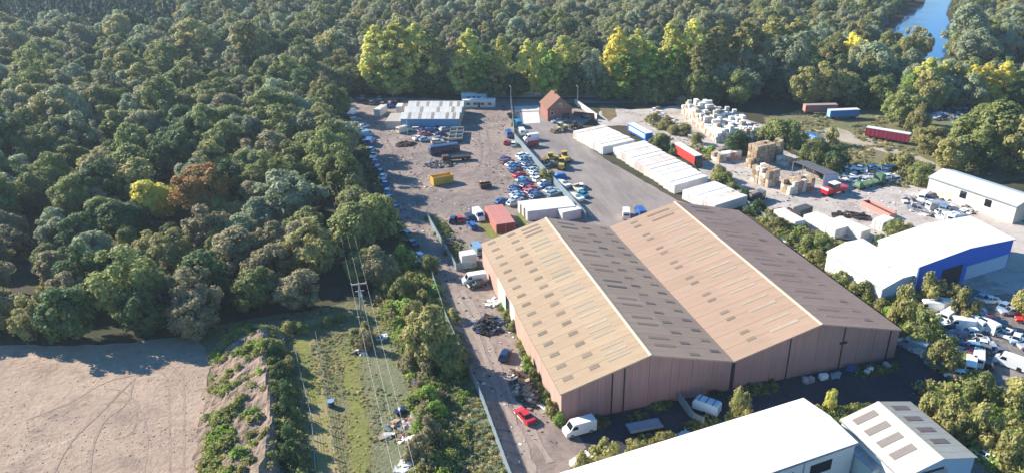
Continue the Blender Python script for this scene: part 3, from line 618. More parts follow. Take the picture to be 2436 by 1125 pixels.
# red pair, white trio, single boxes
REDC = paint('faded_red_container', (0.56,0.23,0.185), 0.6, dirt=(0.42,0.16,0.12), dirt_amt=.3, dirt_scale=.4); REDD = paint('dark_red_doors', (0.30,0.07,0.06), 0.6)
a, b, c = G(1153,493,2.6), G(1180,534,2.6), G(1222,527,2.6)
dv = (b-a); L_ = 12.1; dirn = math.atan2(-dv.y, -dv.x)
u = Vector((math.cos(dirn), math.sin(dirn), 0)); nrm = Vector((-u.y, u.x, 0))
for k, lab in ((0,'faded red shipping container with dark doors, the left of the joined pair'),(1,'faded red shipping container with dark doors, the right of the joined pair')):
    p = Vector((b.x,b.y,0)) - nrm*2.46*(k+1)
    container(lab, p, dirn, L_, 2.42, 2.6, REDC, 'pair of red shipping containers', doorm=REDD, name='shipping_container')
a, b, c = G(1231,479,2.7), G(1251,502,2.7), G(1372,488,2.7)
for k in range(3):
    lab = ('backmost','middle','frontmost')[k]
    container('white box trailer body behind the brown warehouse, %s of three side by side' % lab, (a.x + .35*k, a.y-2.45*(k+1), 0), R(-1.5), 13.7-.3*k, 2.4, 2.7, TW[(0,3,0)[k]], 'white box bodies behind the brown warehouse')
p = G(1350,524); container('short white box body in front of the three white box bodies', (p.x-1.5, p.y-.4, 0), R(10), 5.6, 2.6, 2.5, TW[0])
p = G(905,278); container('off white container standing alone by the workshop lean-to', (p.x, p.y, 0), R(62), 7.0, 2.5, 2.7, paint('stone_container', (0.62,0.60,0.53), .6), name='storage_container')
p = G(1100,634); container('small white cabin container beside the warehouse corner', (p.x, p.y, 0), R(4), 3.4, 2.6, 2.7, TW[0])
for i, (px, py, L, W, H, m, lab, ang_) in enumerate((
   (1889,549,3.2,8.4,2.5,TW[0],'white container end-on beside the dark steel box',6), (1902,522,4.6,2.4,2.6,paint('dark_grey_box',(0.06,0.06,0.065),.6),'dark grey steel box among the white containers',14),
   (1985,568,4.6,10.5,2.5,TW[0],'wide white container block with flat roof by the hedge',12), (2046,574,3.4,9.2,2.6,TW[3],'white container at the right end of the hedge line',14),
   (2098,551,5.0,3.0,2.4,TW[0],'white container half hidden behind the dark green bush',20))):
    p = G(px, py); container(lab, (p.x, p.y, 0), R(ang_), L, W, H, m)

def trailer(label, loc, rz, L, W, H, side, roofm, endm=None, panel=None, name='lorry_trailer'):
    t = thing(name, label, 'trailer', loc, rz)
    MB().box(0, L, -W/2, W/2, 1.0, H).obj('box_body', side, t)
    MB().box(-.04, L+.04, -W/2-.04, W/2+.04, H, H+.1).obj('roof', roofm, t)
    MB().box(.2, L-.2, -.5, .5, .6, 1.0).obj('chassis', DARK, t)
    if endm:
        MB().box(-.06, 0, -W/2+.08, W/2-.08, 1.1, H-.1).obj('end_door', endm, t); MB().box(L, L+.06, -W/2+.08, W/2-.08, 1.1, H-.1).obj('end_panel', endm, t)
    if panel:
        for s in (-1, 1): MB().box(.9, L-.9, s*(W/2+.0), s*(W/2+.03), 1.6, H-.55).obj('side_panel', panel, t)
    fr = MB()
    n = int(L/1.4)
    for i in range(n+1):
        x = .05+(L-.1)*i/n
        for s in (-1, 1): fr.box(x-.04, x+.04, min(s*(W/2), s*(W/2+.05)), max(s*(W/2), s*(W/2+.05)), 1.02, H-.02)
    fr.obj('side_posts', side, t)['kind'] = 'stuff'
    for x in (1.6, 2.8, L-2.0):
        for s in (-1, 1): MB().cyl((x, s*(W/2-.35), .5), (x, s*(W/2-.02), .5), .5, n=14).obj('wheel', RUBBER, t)
    return t
BLUET = paint('bright_blue_trailer', (0.015,0.16,0.55), .45); REDT = paint('bright_red_trailer', (0.62,0.055,0.045), .45); MAROON = paint('maroon_trailer', (0.33,0.03,0.065), .5); PINKT = paint('faded_rust_trailer', (0.36,0.14,0.11), .6)
def tr_px(pa, pb, z):
    a, b = G(*pa, z), G(*pb, z); d = b-a; return a, math.atan2(d.y, d.x), d.length
a, an, l = tr_px((1537,318),(1490,292),3.6); trailer('bright blue curtain trailer with a white side panel behind the container row', (a.x+1.2,a.y,0), R(96), 12.6, 2.5, 3.6, BLUET, WHITE, BLUET, WHITE)
a, an, l = tr_px((1653,372),(1597,337),3.8); trailer('bright red trailer with a white roof behind the container row', (a.x+1.3,a.y,0), R(93), 13.6, 2.6, 3.8, REDT, WHITE, paint('navy_end',(0.03,0.05,0.12),.5))
a, an, l = tr_px((2168,322),(2058,304),3.6); trailer('maroon trailer with a white roof on the scrubby field', (a.x+.6,a.y+1.0,0), an, 14.0, 2.6, 3.7, MAROON, paint('pale_grey_roof',(0.62,0.62,0.62),.5), DARK)
a, an, l = tr_px((2046,263),(1973,266),3.2); trailer('mid blue box trailer parked nose to the rust red one', (a.x,a.y+1.0,0), an, 11.5, 2.5, 3.5, paint('mid_blue_trailer',(0.03,0.19,0.50),.5), paint('pale_grey_roof',(0.62,0.62,0.62)), paint('sky_blue_end',(0.25,0.5,0.75),.5))
a, an, l = tr_px((1918,252),(2005,250),3.4); trailer('faded rust red trailer in the shade of the trees', (a.x,a.y+1.0,0), an, 12.5, 2.5, 3.5, PINKT, paint('dusty_roof',(0.4,0.32,0.28)), paint('pink_end',(0.55,0.28,0.2)))
a, an, l = tr_px((1921,318),(1972,338),0.8); t = thing('blue_sheeted_stack', 'long blue tarpaulin sheeted stack between the bushes', 'covered stack', (a.x,a.y,0), an)
MB().box(0, l, -1.2, 1.2, 0, 1.2, tx=.1, ty=.4).obj('tarpaulin', TARP_B, t)
a, b = G(1500,1040), G(1572,1026); d = b-a; t = thing('flat_trailer', 'grey flatbed trailer in the shade in front of the warehouse', 'trailer', a, math.atan2(d.y,d.x))
MB().box(0, 5.6, 0, 2.3, .75, .95).obj('bed', paint('grey_bed', (0.25,0.27,0.31), .6), t); MB().box(0, 5.6, 0, .08, .95, 1.25).obj('side_board', STEEL, t); MB().box(.3, 5.3, .8, 1.5, .5, .75).obj('chassis', DARK, t)
for x in (1.2, 4.2):
    for y in (.1, 2.0): MB().cyl((x,y,.42),(x,y+.25,.42),.42,n=12).obj('wheel', RUBBER, t)
# skips
def skip(label, px, py, rz, L, W, H, m, inner):
    p = G(px, py); t = thing('open_skip', label, 'skip', p, rz)
    for nm, bx in (('side_wall',(0,L,0,.1)),('side_wall',(0,L,W-.1,W)),('end_wall',(0,.1,.1,W-.1)),('end_wall',(L-.1,L,.1,W-.1))):
        MB().box(*bx, .15, H).obj(nm, m, t)
    MB().box(.1, L-.1, .1, W-.1, .15, .4).obj('floor', inner, t)
    rb = MB(); n = int(L/.75)
    for i in range(n+1): x = .06+(L-.12)*i/n; rb.box(x-.05, x+.05, -.07, 0, .15, H); rb.box(x-.05, x+.05, W, W+.07, .15, H)
    rb.obj('side_ribs', m, t)
    MB().box(.3, L-.3, .3, .5, 0, .15).obj('skid', DARK, t); MB().box(.3, L-.3, W-.5, W-.3, 0, .15).obj('skid', DARK, t)
    MB().box(-.06, L+.06, -.08, .12, H, H+.08).obj('rim', m, t); MB().box(-.06, L+.06, W-.12, W+.08, H, H+.08).obj('rim', m, t)
skip('large open yellow skip standing in the middle of the scrapyard', 1032, 444, R(12), 6.2, 2.5, 2.5, paint('yellow_skip', (0.60,0.36,0.045), .5, dirt=(0.3,0.17,0.06), dirt_amt=.4), RUST)
skip('small open rusty brown skip right of the yellow one', 1144, 451, R(4), 3.3, 1.9, 1.3, RUST, DARK)

# ---------------------------------------------------------------- vehicles
def wheel_mesh(r, w):
    b = MB(); b.cyl((0,-w/2,0),(0,w/2,0), r, n=16, m=0); b.cyl((0,-w/2-.012,0),(0,w/2+.012,0), r*.6, n=12, m=1)
    return b.mesh('wheel', [RUBBER, STEEL])
def quad_out(b, pts, off=0.012):
    P = [Vector(p) for p in pts]; n = (P[1]-P[0]).cross(P[2]-P[0]).normalized(); c = sum(P, Vector((0,0,0)))/4
    if n.dot(c-Vector((0,0,.9))) < 0: n = -n
    P = [c+(p-c)*.9 for p in P]
    return b.hexa([p-n*.01 for p in P], [p+n*off for p in P])
CARS = {}
def make_car(kind, L, W, H, prof, cab, wheel_r, axles, roofz=None):
    """prof: side outline (x,z,halfwidth); cab: (x bottom rear, x bottom front, z, hw, x top rear, x top front, z top, hw top) or None"""
    body = MB(); body.loft(prof)
    parts = {}
    if cab:
        xr, xf, z0, w0, tr, tf, z1, w1 = cab
        bt = [(xr,-w0,z0),(xf,-w0,z0),(xf,w0,z0),(xr,w0,z0)]; tp = [(tr,-w1,z1),(tf,-w1,z1),(tf,w1,z1),(tr,w1,z1)]
        body.hexa(bt, tp)
        parts['windscreen'] = quad_out(MB(), (bt[1],bt[2],tp[2],tp[1])); parts['rear_window'] = quad_out(MB(), (bt[3],bt[0],tp[0],tp[3]))
        for k, s in enumerate((0, 3)):
            e = 1 if s == 0 else 2; m1 = [(bt[s][i]+bt[e][i])/2 for i in range(3)]; m2 = [(tp[s][i]+tp[e][i])/2 for i in range(3)]
            parts['side_window.%d' % (2*k)] = quad_out(MB(), (bt[s],m1,m2,tp[s])); parts['side_window.%d' % (2*k+1)] = quad_out(MB(), (m1,bt[e],tp[e],m2))
    CARS[kind] = dict(body=body, parts=parts, r=wheel_r, ax=axles, W=W, L=L)
def pf(L, W, pts): return [(x*L/2, z, W/2*w) for x, z, w in pts]
make_car('hatchback', 4.0, 1.75, 1.46, pf(4.0,1.75,[(-1,.32,.94),(-1,.82,.95),(-.95,.95,.92),(.45,.93,.92),(.9,.76,.86),(1,.58,.86),(1,.30,.9),(.8,.24,.98),(-.8,.24,.98)]), (-1.88,.95,.93,.80,-1.45,.30,1.46,.60), .31, (-1.25,1.25))
make_car('estate car', 4.6, 1.8, 1.48, pf(4.6,1.8,[(-1,.32,.94),(-1,.85,.95),(-.97,.96,.92),(.42,.93,.92),(.9,.76,.86),(1,.58,.86),(1,.30,.9),(.8,.24,.98),(-.8,.24,.98)]), (-2.2,1.05,.94,.82,-1.95,.35,1.48,.62), .32, (-1.4,1.4))
make_car('saloon', 4.5, 1.78, 1.42, pf(4.5,1.78,[(-1,.35,.92),(-1,.80,.92),(-.95,.95,.9),(-.6,.97,.92),(.42,.93,.92),(.9,.76,.86),(1,.58,.86),(1,.30,.9),(.8,.24,.98),(-.8,.24,.98)]), (-1.5,1.0,.94,.80,-.95,.30,1.42,.60), .31, (-1.35,1.38))
make_car('four by four', 4.5, 1.88, 1.8, pf(4.5,1.88,[(-1,.45,.94),(-1,1.0,.95),(-.98,1.12,.92),(.5,1.1,.92),(.93,1.0,.88),(1,.75,.88),(1,.45,.9),(.8,.38,.98),(-.8,.38,.98)]), (-2.18,1.1,1.11,.84,-2.05,.55,1.8,.68), .38, (-1.35,1.4))
vw = 1.98/2
make_car('van', 5.3, 1.98, 2.35, [(x, z, vw*w) for x, z, w in [(-2.65,.40,.97),(-2.65,2.2,.93),(-2.55,2.35,.88),(1.15,2.35,.88),(1.38,2.22,.88),(1.95,1.36,.93),(2.5,1.12,.9),(2.65,.8,.9),(2.65,.36,.92),(2.0,.3,.98),(-2.0,.3,.98)]], None, .34, (-1.7,1.65))
cv = CARS['van']['parts']
cv['windscreen'] = quad_out(MB(), ((1.38,-.85,2.2),(1.95,-.9,1.37),(1.95,.9,1.37),(1.38,.85,2.2)))
for k, s in enumerate((-1, 1)): cv['side_window.%d' % k] = quad_out(MB(), ((.55,s*.955,1.4),(1.7,s*.955,1.42),(1.32,s*.905,2.02),(.6,s*.905,2.05)), .03)
cv['rear_window.0'] = quad_out(MB(), ((-2.655,-.75,1.4),(-2.655,.75,1.4),(-2.655,.75,2.0),(-2.655,-.75,2.0)), .03)
pw = .9
make_car('pickup', 5.0, 1.8, 1.7, [(x, z, pw*w) for x, z, w in [(-2.5,.5,.95),(-2.5,1.0,.95),(-.3,1.0,.95),(-.28,1.05,.95),(1.2,1.02,.95),(2.3,.92,.9),(2.5,.6,.9),(2.5,.4,.92),(2.0,.36,.98),(-2.0,.4,.98)]], (-.25,1.25,1.03,.84,-.1,.72,1.68,.68), .36, (-1.5,1.55))
for k, v in CARS.items():
    v['me'] = v['body'].mesh(k.replace(' ', '_')+'_body', WHITE); bm_fix(v['me'])
    v['pm'] = {n: p.mesh(n.split('.')[0], GLASS) for n, p in v['parts'].items()}
    v['wm'] = wheel_mesh(v['r'], .22)
    hl = MB(); z = .66 if k != 'van' else .95
    v['lm'] = MB().box(-.03,.03,-.2,.2,-.08,.08).mesh('headlight', paint('headlamp_glass', (0.7,0.72,0.72), .15)); v['lz'] = z
PAINT = {}
for n, c in dict(white=(.80,.80,.78), silver=(.46,.47,.48), grey=(.20,.21,.22), black=(.012,.012,.014), navy=(.012,.025,.09), blue=(.02,.09,.30), teal=(.01,.22,.36), red=(.55,.018,.02), maroon=(.18,.012,.03), green=(.03,.14,.05), pale_green=(.38,.48,.35), pale_blue=(.28,.42,.55), cream=(.66,.60,.46), gold=(.35,.27,.14), pink=(.45,.14,.17)).items():  # pale blue also carries the sky tint of silver and white cars in shade
    PAINT[n] = paint('car_paint_'+n, c, .3, coat=.7, var=.03, metal=.35 if n in ('silver','grey','gold','pale_blue') else 0)
SHORT = {'h':'hatchback','e':'estate car','s':'saloon','f':'four by four','v':'van','p':'pickup'}
def car(px, py, head, k, colour, label, group=None, z=0, tilt=(0,0), detail=None, scale=1.0, cat=None):
    kind = SHORT[k]; v = CARS[kind]; p = G(px, py)
    nm = {'hatchback':'parked_car','estate car':'parked_car','saloon':'parked_car','four by four':'parked_car','van':'parked_van','pickup':'pickup_truck'}[kind]
    t = thing(nm, label, cat or ('van' if k == 'v' else 'pickup' if k == 'p' else 'car'), (p.x, p.y, z), R(head), group)
    t.rotation_euler = (R(tilt[0]), R(tilt[1]), R(head)); t.scale = (scale,)*3
    mk('body', v['me'], t, over=[PAINT[colour]])
    for n, me in v['pm'].items(): mk(n.split('.')[0], me, t)
    for x in v['ax']:
        for s in (-1, 1): mk('wheel', v['wm'], t, (x, s*(v['W']/2-.12), v['r']))
    if py > 500:
        for s in (-1, 1): mk('headlight', v['lm'], t, (v['L']/2-.02, s*v['W']*.33, v['lz']))
    return t
g1 = 'cars parked along the tree line'
for i, (px, py, hd, k, c, lab) in enumerate([
 (836,272,35,'v','white','white van at the far end of the tree line row'), (846,288,25,'e','grey','grey estate car behind the white van in the tree line row'),
 (852,300,25,'h','white','white hatchback nosed into the trees, left of its twin'), (866,304,25,'h','white','white hatchback nosed towards the track, right of its twin'),
 (862,315,20,'s','silver','silver saloon in the tree line row below the white pair'), (872,326,20,'v','pale_blue','pale blue van in the tree line row'),
 (880,344,70,'v','blue','blue van in the shade of the overhanging trees'), (889,376,75,'p','white','white pickup with an open bed in the tree line row'),
 (899,402,80,'e','navy','navy estate car in the shade below the white pickup'), (912,424,70,'h','white','single white hatchback in the lower part of the tree line row'),
 (916,442,75,'s','blue','mid blue saloon below the white hatchback in the tree line row'), (922,459,78,'h','pale_blue','pale blue hatchback in the tree line row'),
 (925,475,80,'s','silver','silver saloon second from the near end of the tree line row'), (941,499,108,'s','blue','blue saloon at the near end of the tree line row'),
 (877,336,40,'s','silver','silver saloon between the pale blue and blue vans in the tree line row'),(884,360,60,'h','pale_blue','pale blue hatchback below the blue van in the tree line row'),(893,390,75,'s','blue','blue saloon right behind the white pickup'),(906,412,78,'h','navy','navy hatchback just above the single white one'),(914,433,75,'e','navy','navy estate touching the mid blue saloon'),(932,487,100,'h','navy','navy hatchback behind the blue saloon at the near end'),(966,560,110,'h','grey','grey hatchback under the overhanging verge trees'),(842,280,30,'s','navy','navy saloon squeezed behind the white van at the far end'),
 (980,582,110,'s','navy','dark blue saloon on the verge beside the palisade fence'), (997,613,112,'h','white','white hatchback half off the track by the bushes'), (1004,634,112,'e','grey','grey estate car tucked under the bush by the track')]):
    car(px, py, hd, k, c, lab, g1)
g1 = 'dark cars in the shade along the back of the scrapyard'
for px, py, hd, k, c, lab in [(830,238,75,'s','blue','blue saloon at the left end of the shaded back row'),(852,243,80,'f','navy','dark blue four by four with sky lit roof, second in the shaded back row'),(869,246,80,'f','black','black four by four with pale roof, third in the shaded back row'),(884,248,80,'e','grey','grey estate car near the middle of the shaded back row'),(899,248,75,'f','navy','navy four by four, fifth in the shaded back row'),(918,249,80,'e','black','black estate car with bright roof, sixth in the shaded back row'),(936,250,80,'f','navy','navy four by four at the right end of the shaded back row'),(927,256,20,'h','blue','blue hatchback crosswise in front of the shaded back row'),(948,244,80,'s','black','black saloon in deep shade beside the workshop corner'),(903,238,80,'s','silver','silver saloon behind the shaded back row'),(862,236,80,'s','silver','silver saloon half hidden behind the black four by four')]:
    car(px, py, hd, k, c, lab, g1)
# the dense block of cars
g1 = 'cars packed in rows along the palisade fence'
def zq(x, y): return 1180+x*.16, 340+y*.16
blk = [(390,200,'e','white','white estate at the top of the block'),(430,245,'s','pale_blue','pale blue saloon second from the top of the fence column'),(430,285,'s','blue','mid blue saloon third from the top of the fence column'),(470,330,'h','navy','navy hatchback fourth in the fence column'),(500,368,'s','blue','blue saloon above the pale green hatchback'),
 (550,415,'h','pale_green','pale green hatchback in the middle of the fence column'),(590,462,'h','pale_blue','pale blue hatchback below the green one'),(610,510,'s','silver','silver saloon under the overhanging bush'),(650,555,'e','white','white estate with sky blue glass beside the bush'),(720,610,'s','white','white saloon below the bush'),(735,655,'s','blue','blue saloon left of the fence corner'),(810,720,'s','silver','silver saloon near the white box bodies'),(860,765,'e','pale_blue','pale blue estate touching the white box bodies'),
 (135,255,'h','navy','navy hatchback at the top left corner of the block'),(170,295,'e','maroon','dull maroon estate below the navy hatchback'),(235,335,'s','silver','silver saloon third in the left column'),(265,380,'s','blue','blue saloon fourth in the left column'),(295,425,'h','navy','navy hatchback above the crimson saloon'),(345,490,'s','red','crimson saloon in the middle of the left column'),(395,560,'s','pale_blue','pale blue saloon below the crimson one'),(420,595,'e','blue','blue estate in the centre of the block'),(450,650,'h','navy','navy hatchback above the lower red saloon'),(505,695,'s','red','red saloon lower in the block'),(520,740,'h','pink','faded pink hatchback below the red saloon'),(590,785,'s','blue','blue saloon at the front of the middle column'),(600,820,'h','navy','navy hatchback hard against the white box bodies'),
 (270,690,'h','navy','navy hatchback at the top of the near left group'),(285,735,'h','blue','blue hatchback second in the near left group'),(310,775,'s','silver','silver saloon third in the near left group'),(330,815,'s','pale_blue','pale blue saloon fourth in the near left group'),(300,860,'s','white','white saloon fifth in the near left group'),(255,915,'h','silver','silver hatchback at the near end of the block'),(85,880,'s','blue','blue saloon parked alone beside the red containers')]
for x, y, k, c, lab in blk:
    px, py = zq(x, y); car(px, py+1.5, 28+rnd.uniform(-4,4), k, c, lab, g1)
for px, py, hd, k, c, lab in [
 (1078,527,72,'h','navy','navy hatchback left of the red one near the red containers'),(1094,525,85,'h','red','red hatchback between navy cars near the red containers'),(1117,519,95,'e','navy','dark blue estate nose to tail with another near the red containers'),(1123,541,97,'e','blue','dark blue estate at the front of the nose to tail pair'),(1139,520,-85,'v','white','white van with dark windscreen beside the red containers'),
 (1134,600,100,'v','pale_blue','pale blue van behind the warehouse corner'),(1128,672,-178,'v','white','white van with blue tinted side parked by the warehouse wall'),(1134,682,-172,'h','black','black hatchback alongside the white van by the warehouse wall'),
 (1202,849,60,'h','navy','navy hatchback alone on the dirt track beside the warehouse'),(1248,994,105,'s','red','bright red coupe on the dirt track near the warehouse corner'),
 (1378,1027,-175,'v','white','white van parked at the front corner of the brown warehouse'),
 (1210,325,86,'v','blue','bright blue van left of the fence top'),(1207,343,60,'h','red','small red hatchback left of the fence'),(1222,347,70,'h','white','white hatchback against the fence'),
 (1232,300,88,'v','teal','dark blue lorry cab right of the fence top'),(1241,320,85,'v','white','white van nearest the fence top'),(1252,322,88,'h','white','white hatchback beside the white vans'),(1264,334,185,'v','white','white van above the red van on the tarmac'),(1262,350,188,'v','maroon','dull red van on the tarmac by the fence'),
 (1196,260,70,'s','navy','navy saloon by the lamp post behind the yard'),(1213,278,88,'h','black','black hatchback against the back fence'),
 (1320,282,183,'v','silver','silver van in front of the brick house'),(1326,292,183,'e','pale_blue','pale blue estate in front of the silver van'),(1347,291,10,'h','grey','grey hatchback beside the brick house corner'),(1395,281,20,'h','black','black hatchback behind the low brick wall'),
 (1312,398,180,'e','black','black estate below the yellow loaders'),(1382,447,75,'h','white','white hatchback right of the fence'),(1384,467,110,'s','teal','turquoise saloon on the tarmac right of the fence'),(1372,452,100,'p','cream','cream pickup beside the turquoise saloon'),
 (1489,516,70,'v','white','white van just behind the warehouse roof'),(1522,513,85,'v','blue','bright blue van just behind the warehouse roof')]:
    car(px, py, hd, k, c, lab)
# in front of the workshop
g1 = 'scrap cars in front of the workshop'
def zw(x, y): return 900+x*.1689, 210+y*.1689
for x, y, hd, k, c, lab in [(690,550,10,'h','blue','blue scrap hatchback below the workshop wall'),(770,560,80,'h','white','white scrap hatchback below the workshop wall'),(830,555,80,'h','pale_blue','pale blue scrap hatchback below the workshop wall'),(900,550,80,'s','white','white scrap saloon below the right end of the workshop wall'),(640,610,15,'s','navy','navy scrap saloon above the pink one'),(650,650,5,'s','pink','dull pink scrap saloon in the middle of the group'),(560,590,-5,'e','cream','cream scrap estate beside the tall post'),(580,715,20,'s','white','white scrap saloon at the front left of the group'),(660,735,10,'h','pale_blue','pale blue scrap hatchback at the front of the group'),(870,660,15,'s','navy','navy scrap saloon beside the two flatbed trailers'),(860,720,5,'s','silver','silver scrap saloon behind the dark coach'),(840,765,5,'e','cream','cream scrap estate nearest the dark coach'),(360,610,30,'v','cream','cream scrap van at the left of the group'),(730,600,15,'h','blue','blue scrap hatchback in the middle of the group'),(940,590,15,'h','silver','silver scrap hatchback beside the flatbed trailers')]:
    px, py = zw(x, y); car(px, py+2, hd, k, c, lab, g1)
for lab, (pa, pb) in (('left of two long dark flatbed trailers beside the scrap cars', ((1076,342),(1083,305))), ('right of two long dark flatbed trailers beside the scrap cars', ((1091,341),(1098,304)))):
    a, b = G(*pa), G(*pb); d = b-a; t = thing('flatbed_trailer', lab, 'trailer', a, math.atan2(d.y,d.x), 'pair of flatbed trailers by the workshop')
    MB().box(0, 13, -1.2, 1.2, 1.0, 1.2).obj('bed', DARK, t); MB().box(0, 13, -1.25, -1.15, 1.2, 1.6).obj('side_board', STEEL, t); MB().box(0, 13, 1.15, 1.25, 1.2, 1.6).obj('side_board', STEEL, t)
    for x in (.1, 4.2, 8.3, 12.7): MB().box(x, x+.2, -1.15, 1.15, 1.2, 1.9).obj('bolster', paint('cream_steel', (0.5,0.46,0.38), .6), t)
    for x in (1.5, 2.7, 10):
        for s in (-1, 1): MB().cyl((x,s*.85,.5),(x,s*1.15,.5),.5,n=12).obj('wheel', RUBBER, t)
p = G(1022,370); t = thing('coach', 'long dark navy coach parked in the middle of the scrapyard', 'coach', p, R(8))
MB().loft([(0,.4,1.2),(0,2.6,1.15),(.3,3.0,1.05),(9.6,3.0,1.05),(9.9,2.6,1.15),(10,.4,1.2)]).obj('body', PAINT['navy'], t); bm_fix(t.children[0].data)
for s in (-1, 1):
    for i in range(6): MB().box(.8+1.5*i, 2.1+1.5*i, s*1.19-.02, s*1.19+.02, 1.5, 2.4).obj('side_window', GLASS, t)
for x in (2, 7.8):
    for s in (-1, 1): MB().cyl((x,s*.95,.48),(x,s*1.22,.48),.48,n=14).obj('wheel', RUBBER, t)
p = G(1052,385); t = thing('burnt_lorry_chassis', 'dark stripped lorry chassis in front of the navy coach', 'lorry', p, R(-4))
MB().box(0, 9, -.9, .9, .7, 1.0).obj('chassis', DARK, t); MB().box(0, 2.2, -1.1, 1.1, 1.0, 2.0, tx=.2, ty=.1).obj('cab', RUST, t); MB().box(3.2, 9, -1.2, 1.2, 1.0, 1.5).obj('bed', DARK, t)
for x in (1, 6.5, 8):
    for s in (-1, 1): MB().cyl((x,s*.8,.5),(x,s*1.1,.5),.5,n=12).obj('wheel', RUBBER, t)
# covered car and boats by the fence
p = G(1330,424); t = thing('covered_car', 'car under a bright blue cover right of the bush on the fence', 'covered car', p, R(175))
o = MB(); o.loft([(-2.3,0,.95),(-2.2,.8,.9),(-1.2,1.45,.7),(.6,1.45,.7),(1.3,1.0,.85),(2.3,.75,.85),(2.4,0,.95)]); o = o.obj('cover', TARP_B, t); bm_fix(o.data)
for px, py, hd, lab in ((1338,444,110,'white boat hull on the tarmac by the fence end'),(1368,476,112,'long white boat hull against the fence corner')):
    p = G(px, py); t = thing('boat_hull', lab, 'boat', p, R(hd))
    o = MB(); o.hexa([(-2.6,-.6,.3),(1.8,-.6,.3),(1.8,.6,.3),(-2.6,.6,.3)], [(-2.8,-1.1,1.3),(2.0,-1.0,1.4),(2.0,1.0,1.4),(-2.8,1.1,1.3)]); o.hexa([(1.8,-.6,.3),(2.6,-.05,.6),(2.6,.05,.6),(1.8,.6,.3)], [(2.0,-1.0,1.4),(3.3,-.05,1.5),(3.3,.05,1.5),(2.0,1.0,1.4)]); o.obj('hull', WHITE, t)
    MB().box(-1.0, 1.0, -.7, .7, 1.38, 1.9, tx=.25, ty=.15).obj('cabin_top', PAINT['cream'], t); MB().box(-2, 1.5, -.5, .5, 0, .3).obj('cradle', DARK, t)
# yellow loaders
YEL = paint('loader_yellow', (0.55,0.38,0.07), .5, dirt=(0.3,0.2,0.08), dirt_amt=.5)
def loader(label, px, py, hd, m=YEL, s=1.0, name='wheel_loader'):
    p = G(px, py); t = thing(name, label, 'digger', p, R(hd), 'yellow loaders on the tarmac' if m is YEL else None); t.scale = (s,)*3
    MB().box(-2.6, -.4, -.95, .95, .8, 1.9, tx=.15, ty=.1).obj('engine_hood', m, t); MB().box(-.4, 1.6, -.7, .7, .7, 1.4).obj('front_frame', m, t)
    MB().box(-.5, .9, -.75, .75, 1.9, 3.0, tx=.12, ty=.08).obj('cab_glass', GLASS, t); MB().box(-.5, .9, -.8, .8, 3.0, 3.15).obj('cab_roof', m, t); MB().box(-.45, .85, -.76, .76, 1.35, 1.92).obj('cab_base', m, t)
    for y in (-.55, .55): MB().hexa([(1.0,y-.1,1.3),(3.2,y-.1,.7),(3.2,y+.1,.7),(1.0,y+.1,1.3)], [(1.0,y-.1,1.7),(3.2,y-.1,1.0),(3.2,y+.1,1.0),(1.0,y+.1,1.7)]).obj('lift_arm', m, t)
    MB().hexa([(3.0,-1.3,.1),(4.1,-1.3,.1),(4.1,1.3,.1),(3.0,1.3,.1)], [(3.0,-1.3,1.2),(3.3,-1.3,1.2),(3.3,1.3,1.2),(3.0,1.3,1.2)]).obj('bucket', RUST, t)
    for x in (-1.6, 1.5):
        for y in (-1, 1): mk('wheel', LW, t, (x, y*1.0, .75))
LW = MB().cyl((0,-.28,0),(0,.28,0),.75,n=16,m=0).cyl((0,-.3,0),(0,.3,0),.4,n=12,m=1).mesh('wheel', [RUBBER, YEL])
loader('yellow wheel loader facing left, leftmost of the three on the tarmac', 1311,386,175); loader('yellow wheel loader with a tall white topped cab, the far one of the right pair', 1343,383,95); loader('yellow wheel loader nearest the camera on the tarmac', 1336,400,70)
loader('pale yellow telehandler beside the end of the container row', 1334,312,200, paint('pale_yellow',(0.55,0.50,0.28),.5)); 
p = G(1365,303); loader('rusty brown digger beside the end of the container row', 1366,306,20, RUST, .8)

# ---------------------------------------------------------------- right hand yards
p = G(1958,468); t = thing('red_truck', 'bright red flatbed truck with a white topped cab beside the brown bales', 'truck', p, R(12))
MB().box(0, 8.4, -1.25, 1.25, .9, 2.0).obj('red_bed', PAINT['red'], t); MB().box(2.6, 5.2, -1.15, 1.15, 2.0, 3.3, tx=.2, ty=.1).obj('cab_glass', GLASS, t); MB().box(2.6, 5.2, -1.15, 1.15, 3.3, 3.5).obj('cab_roof', WHITE, t); MB().box(.1, 2.2, -1.3, 1.3, 2.0, 2.5, tx=.3, ty=.2).obj('hopper', PAINT['red'], t)
for x in (1.2, 2.4, 6.8):
    for s in (-1, 1): MB().cyl((x,s*.95,.5),(x,s*1.2,.5),.5,n=12).obj('wheel', RUBBER, t)
p = G(2035,452); t = thing('green_trailer', 'long low green machine trailer at the edge of the scrap heap', 'trailer', p, R(14))
GRN = paint('worn_green', (0.05,0.14,0.07), .6, dirt=(0.2,0.2,0.12), dirt_amt=.5)
MB().box(0, 12, -1.2, 1.2, .8, 1.2).obj('bed', GRN, t); MB().box(9.6, 11.4, -1.1, 1.1, 1.2, 3.0, tx=.15).obj('cab', GRN, t); MB().box(.2, 2.0, -1.0, 1.0, 1.2, 2.2, tx=.4, ty=.2).obj('winch_housing', GRN, t)
for x in (3.0, 5.6, 8.2): MB().box(x, x+.25, -1.15, 1.15, 1.2, 1.8).obj('bolster', GRN, t)
for x in (1.2, 2.5, 10):
    for s in (-1, 1): MB().cyl((x,s*.95,.45),(x,s*1.2,.45),.45,n=12).obj('wheel', RUBBER, t)
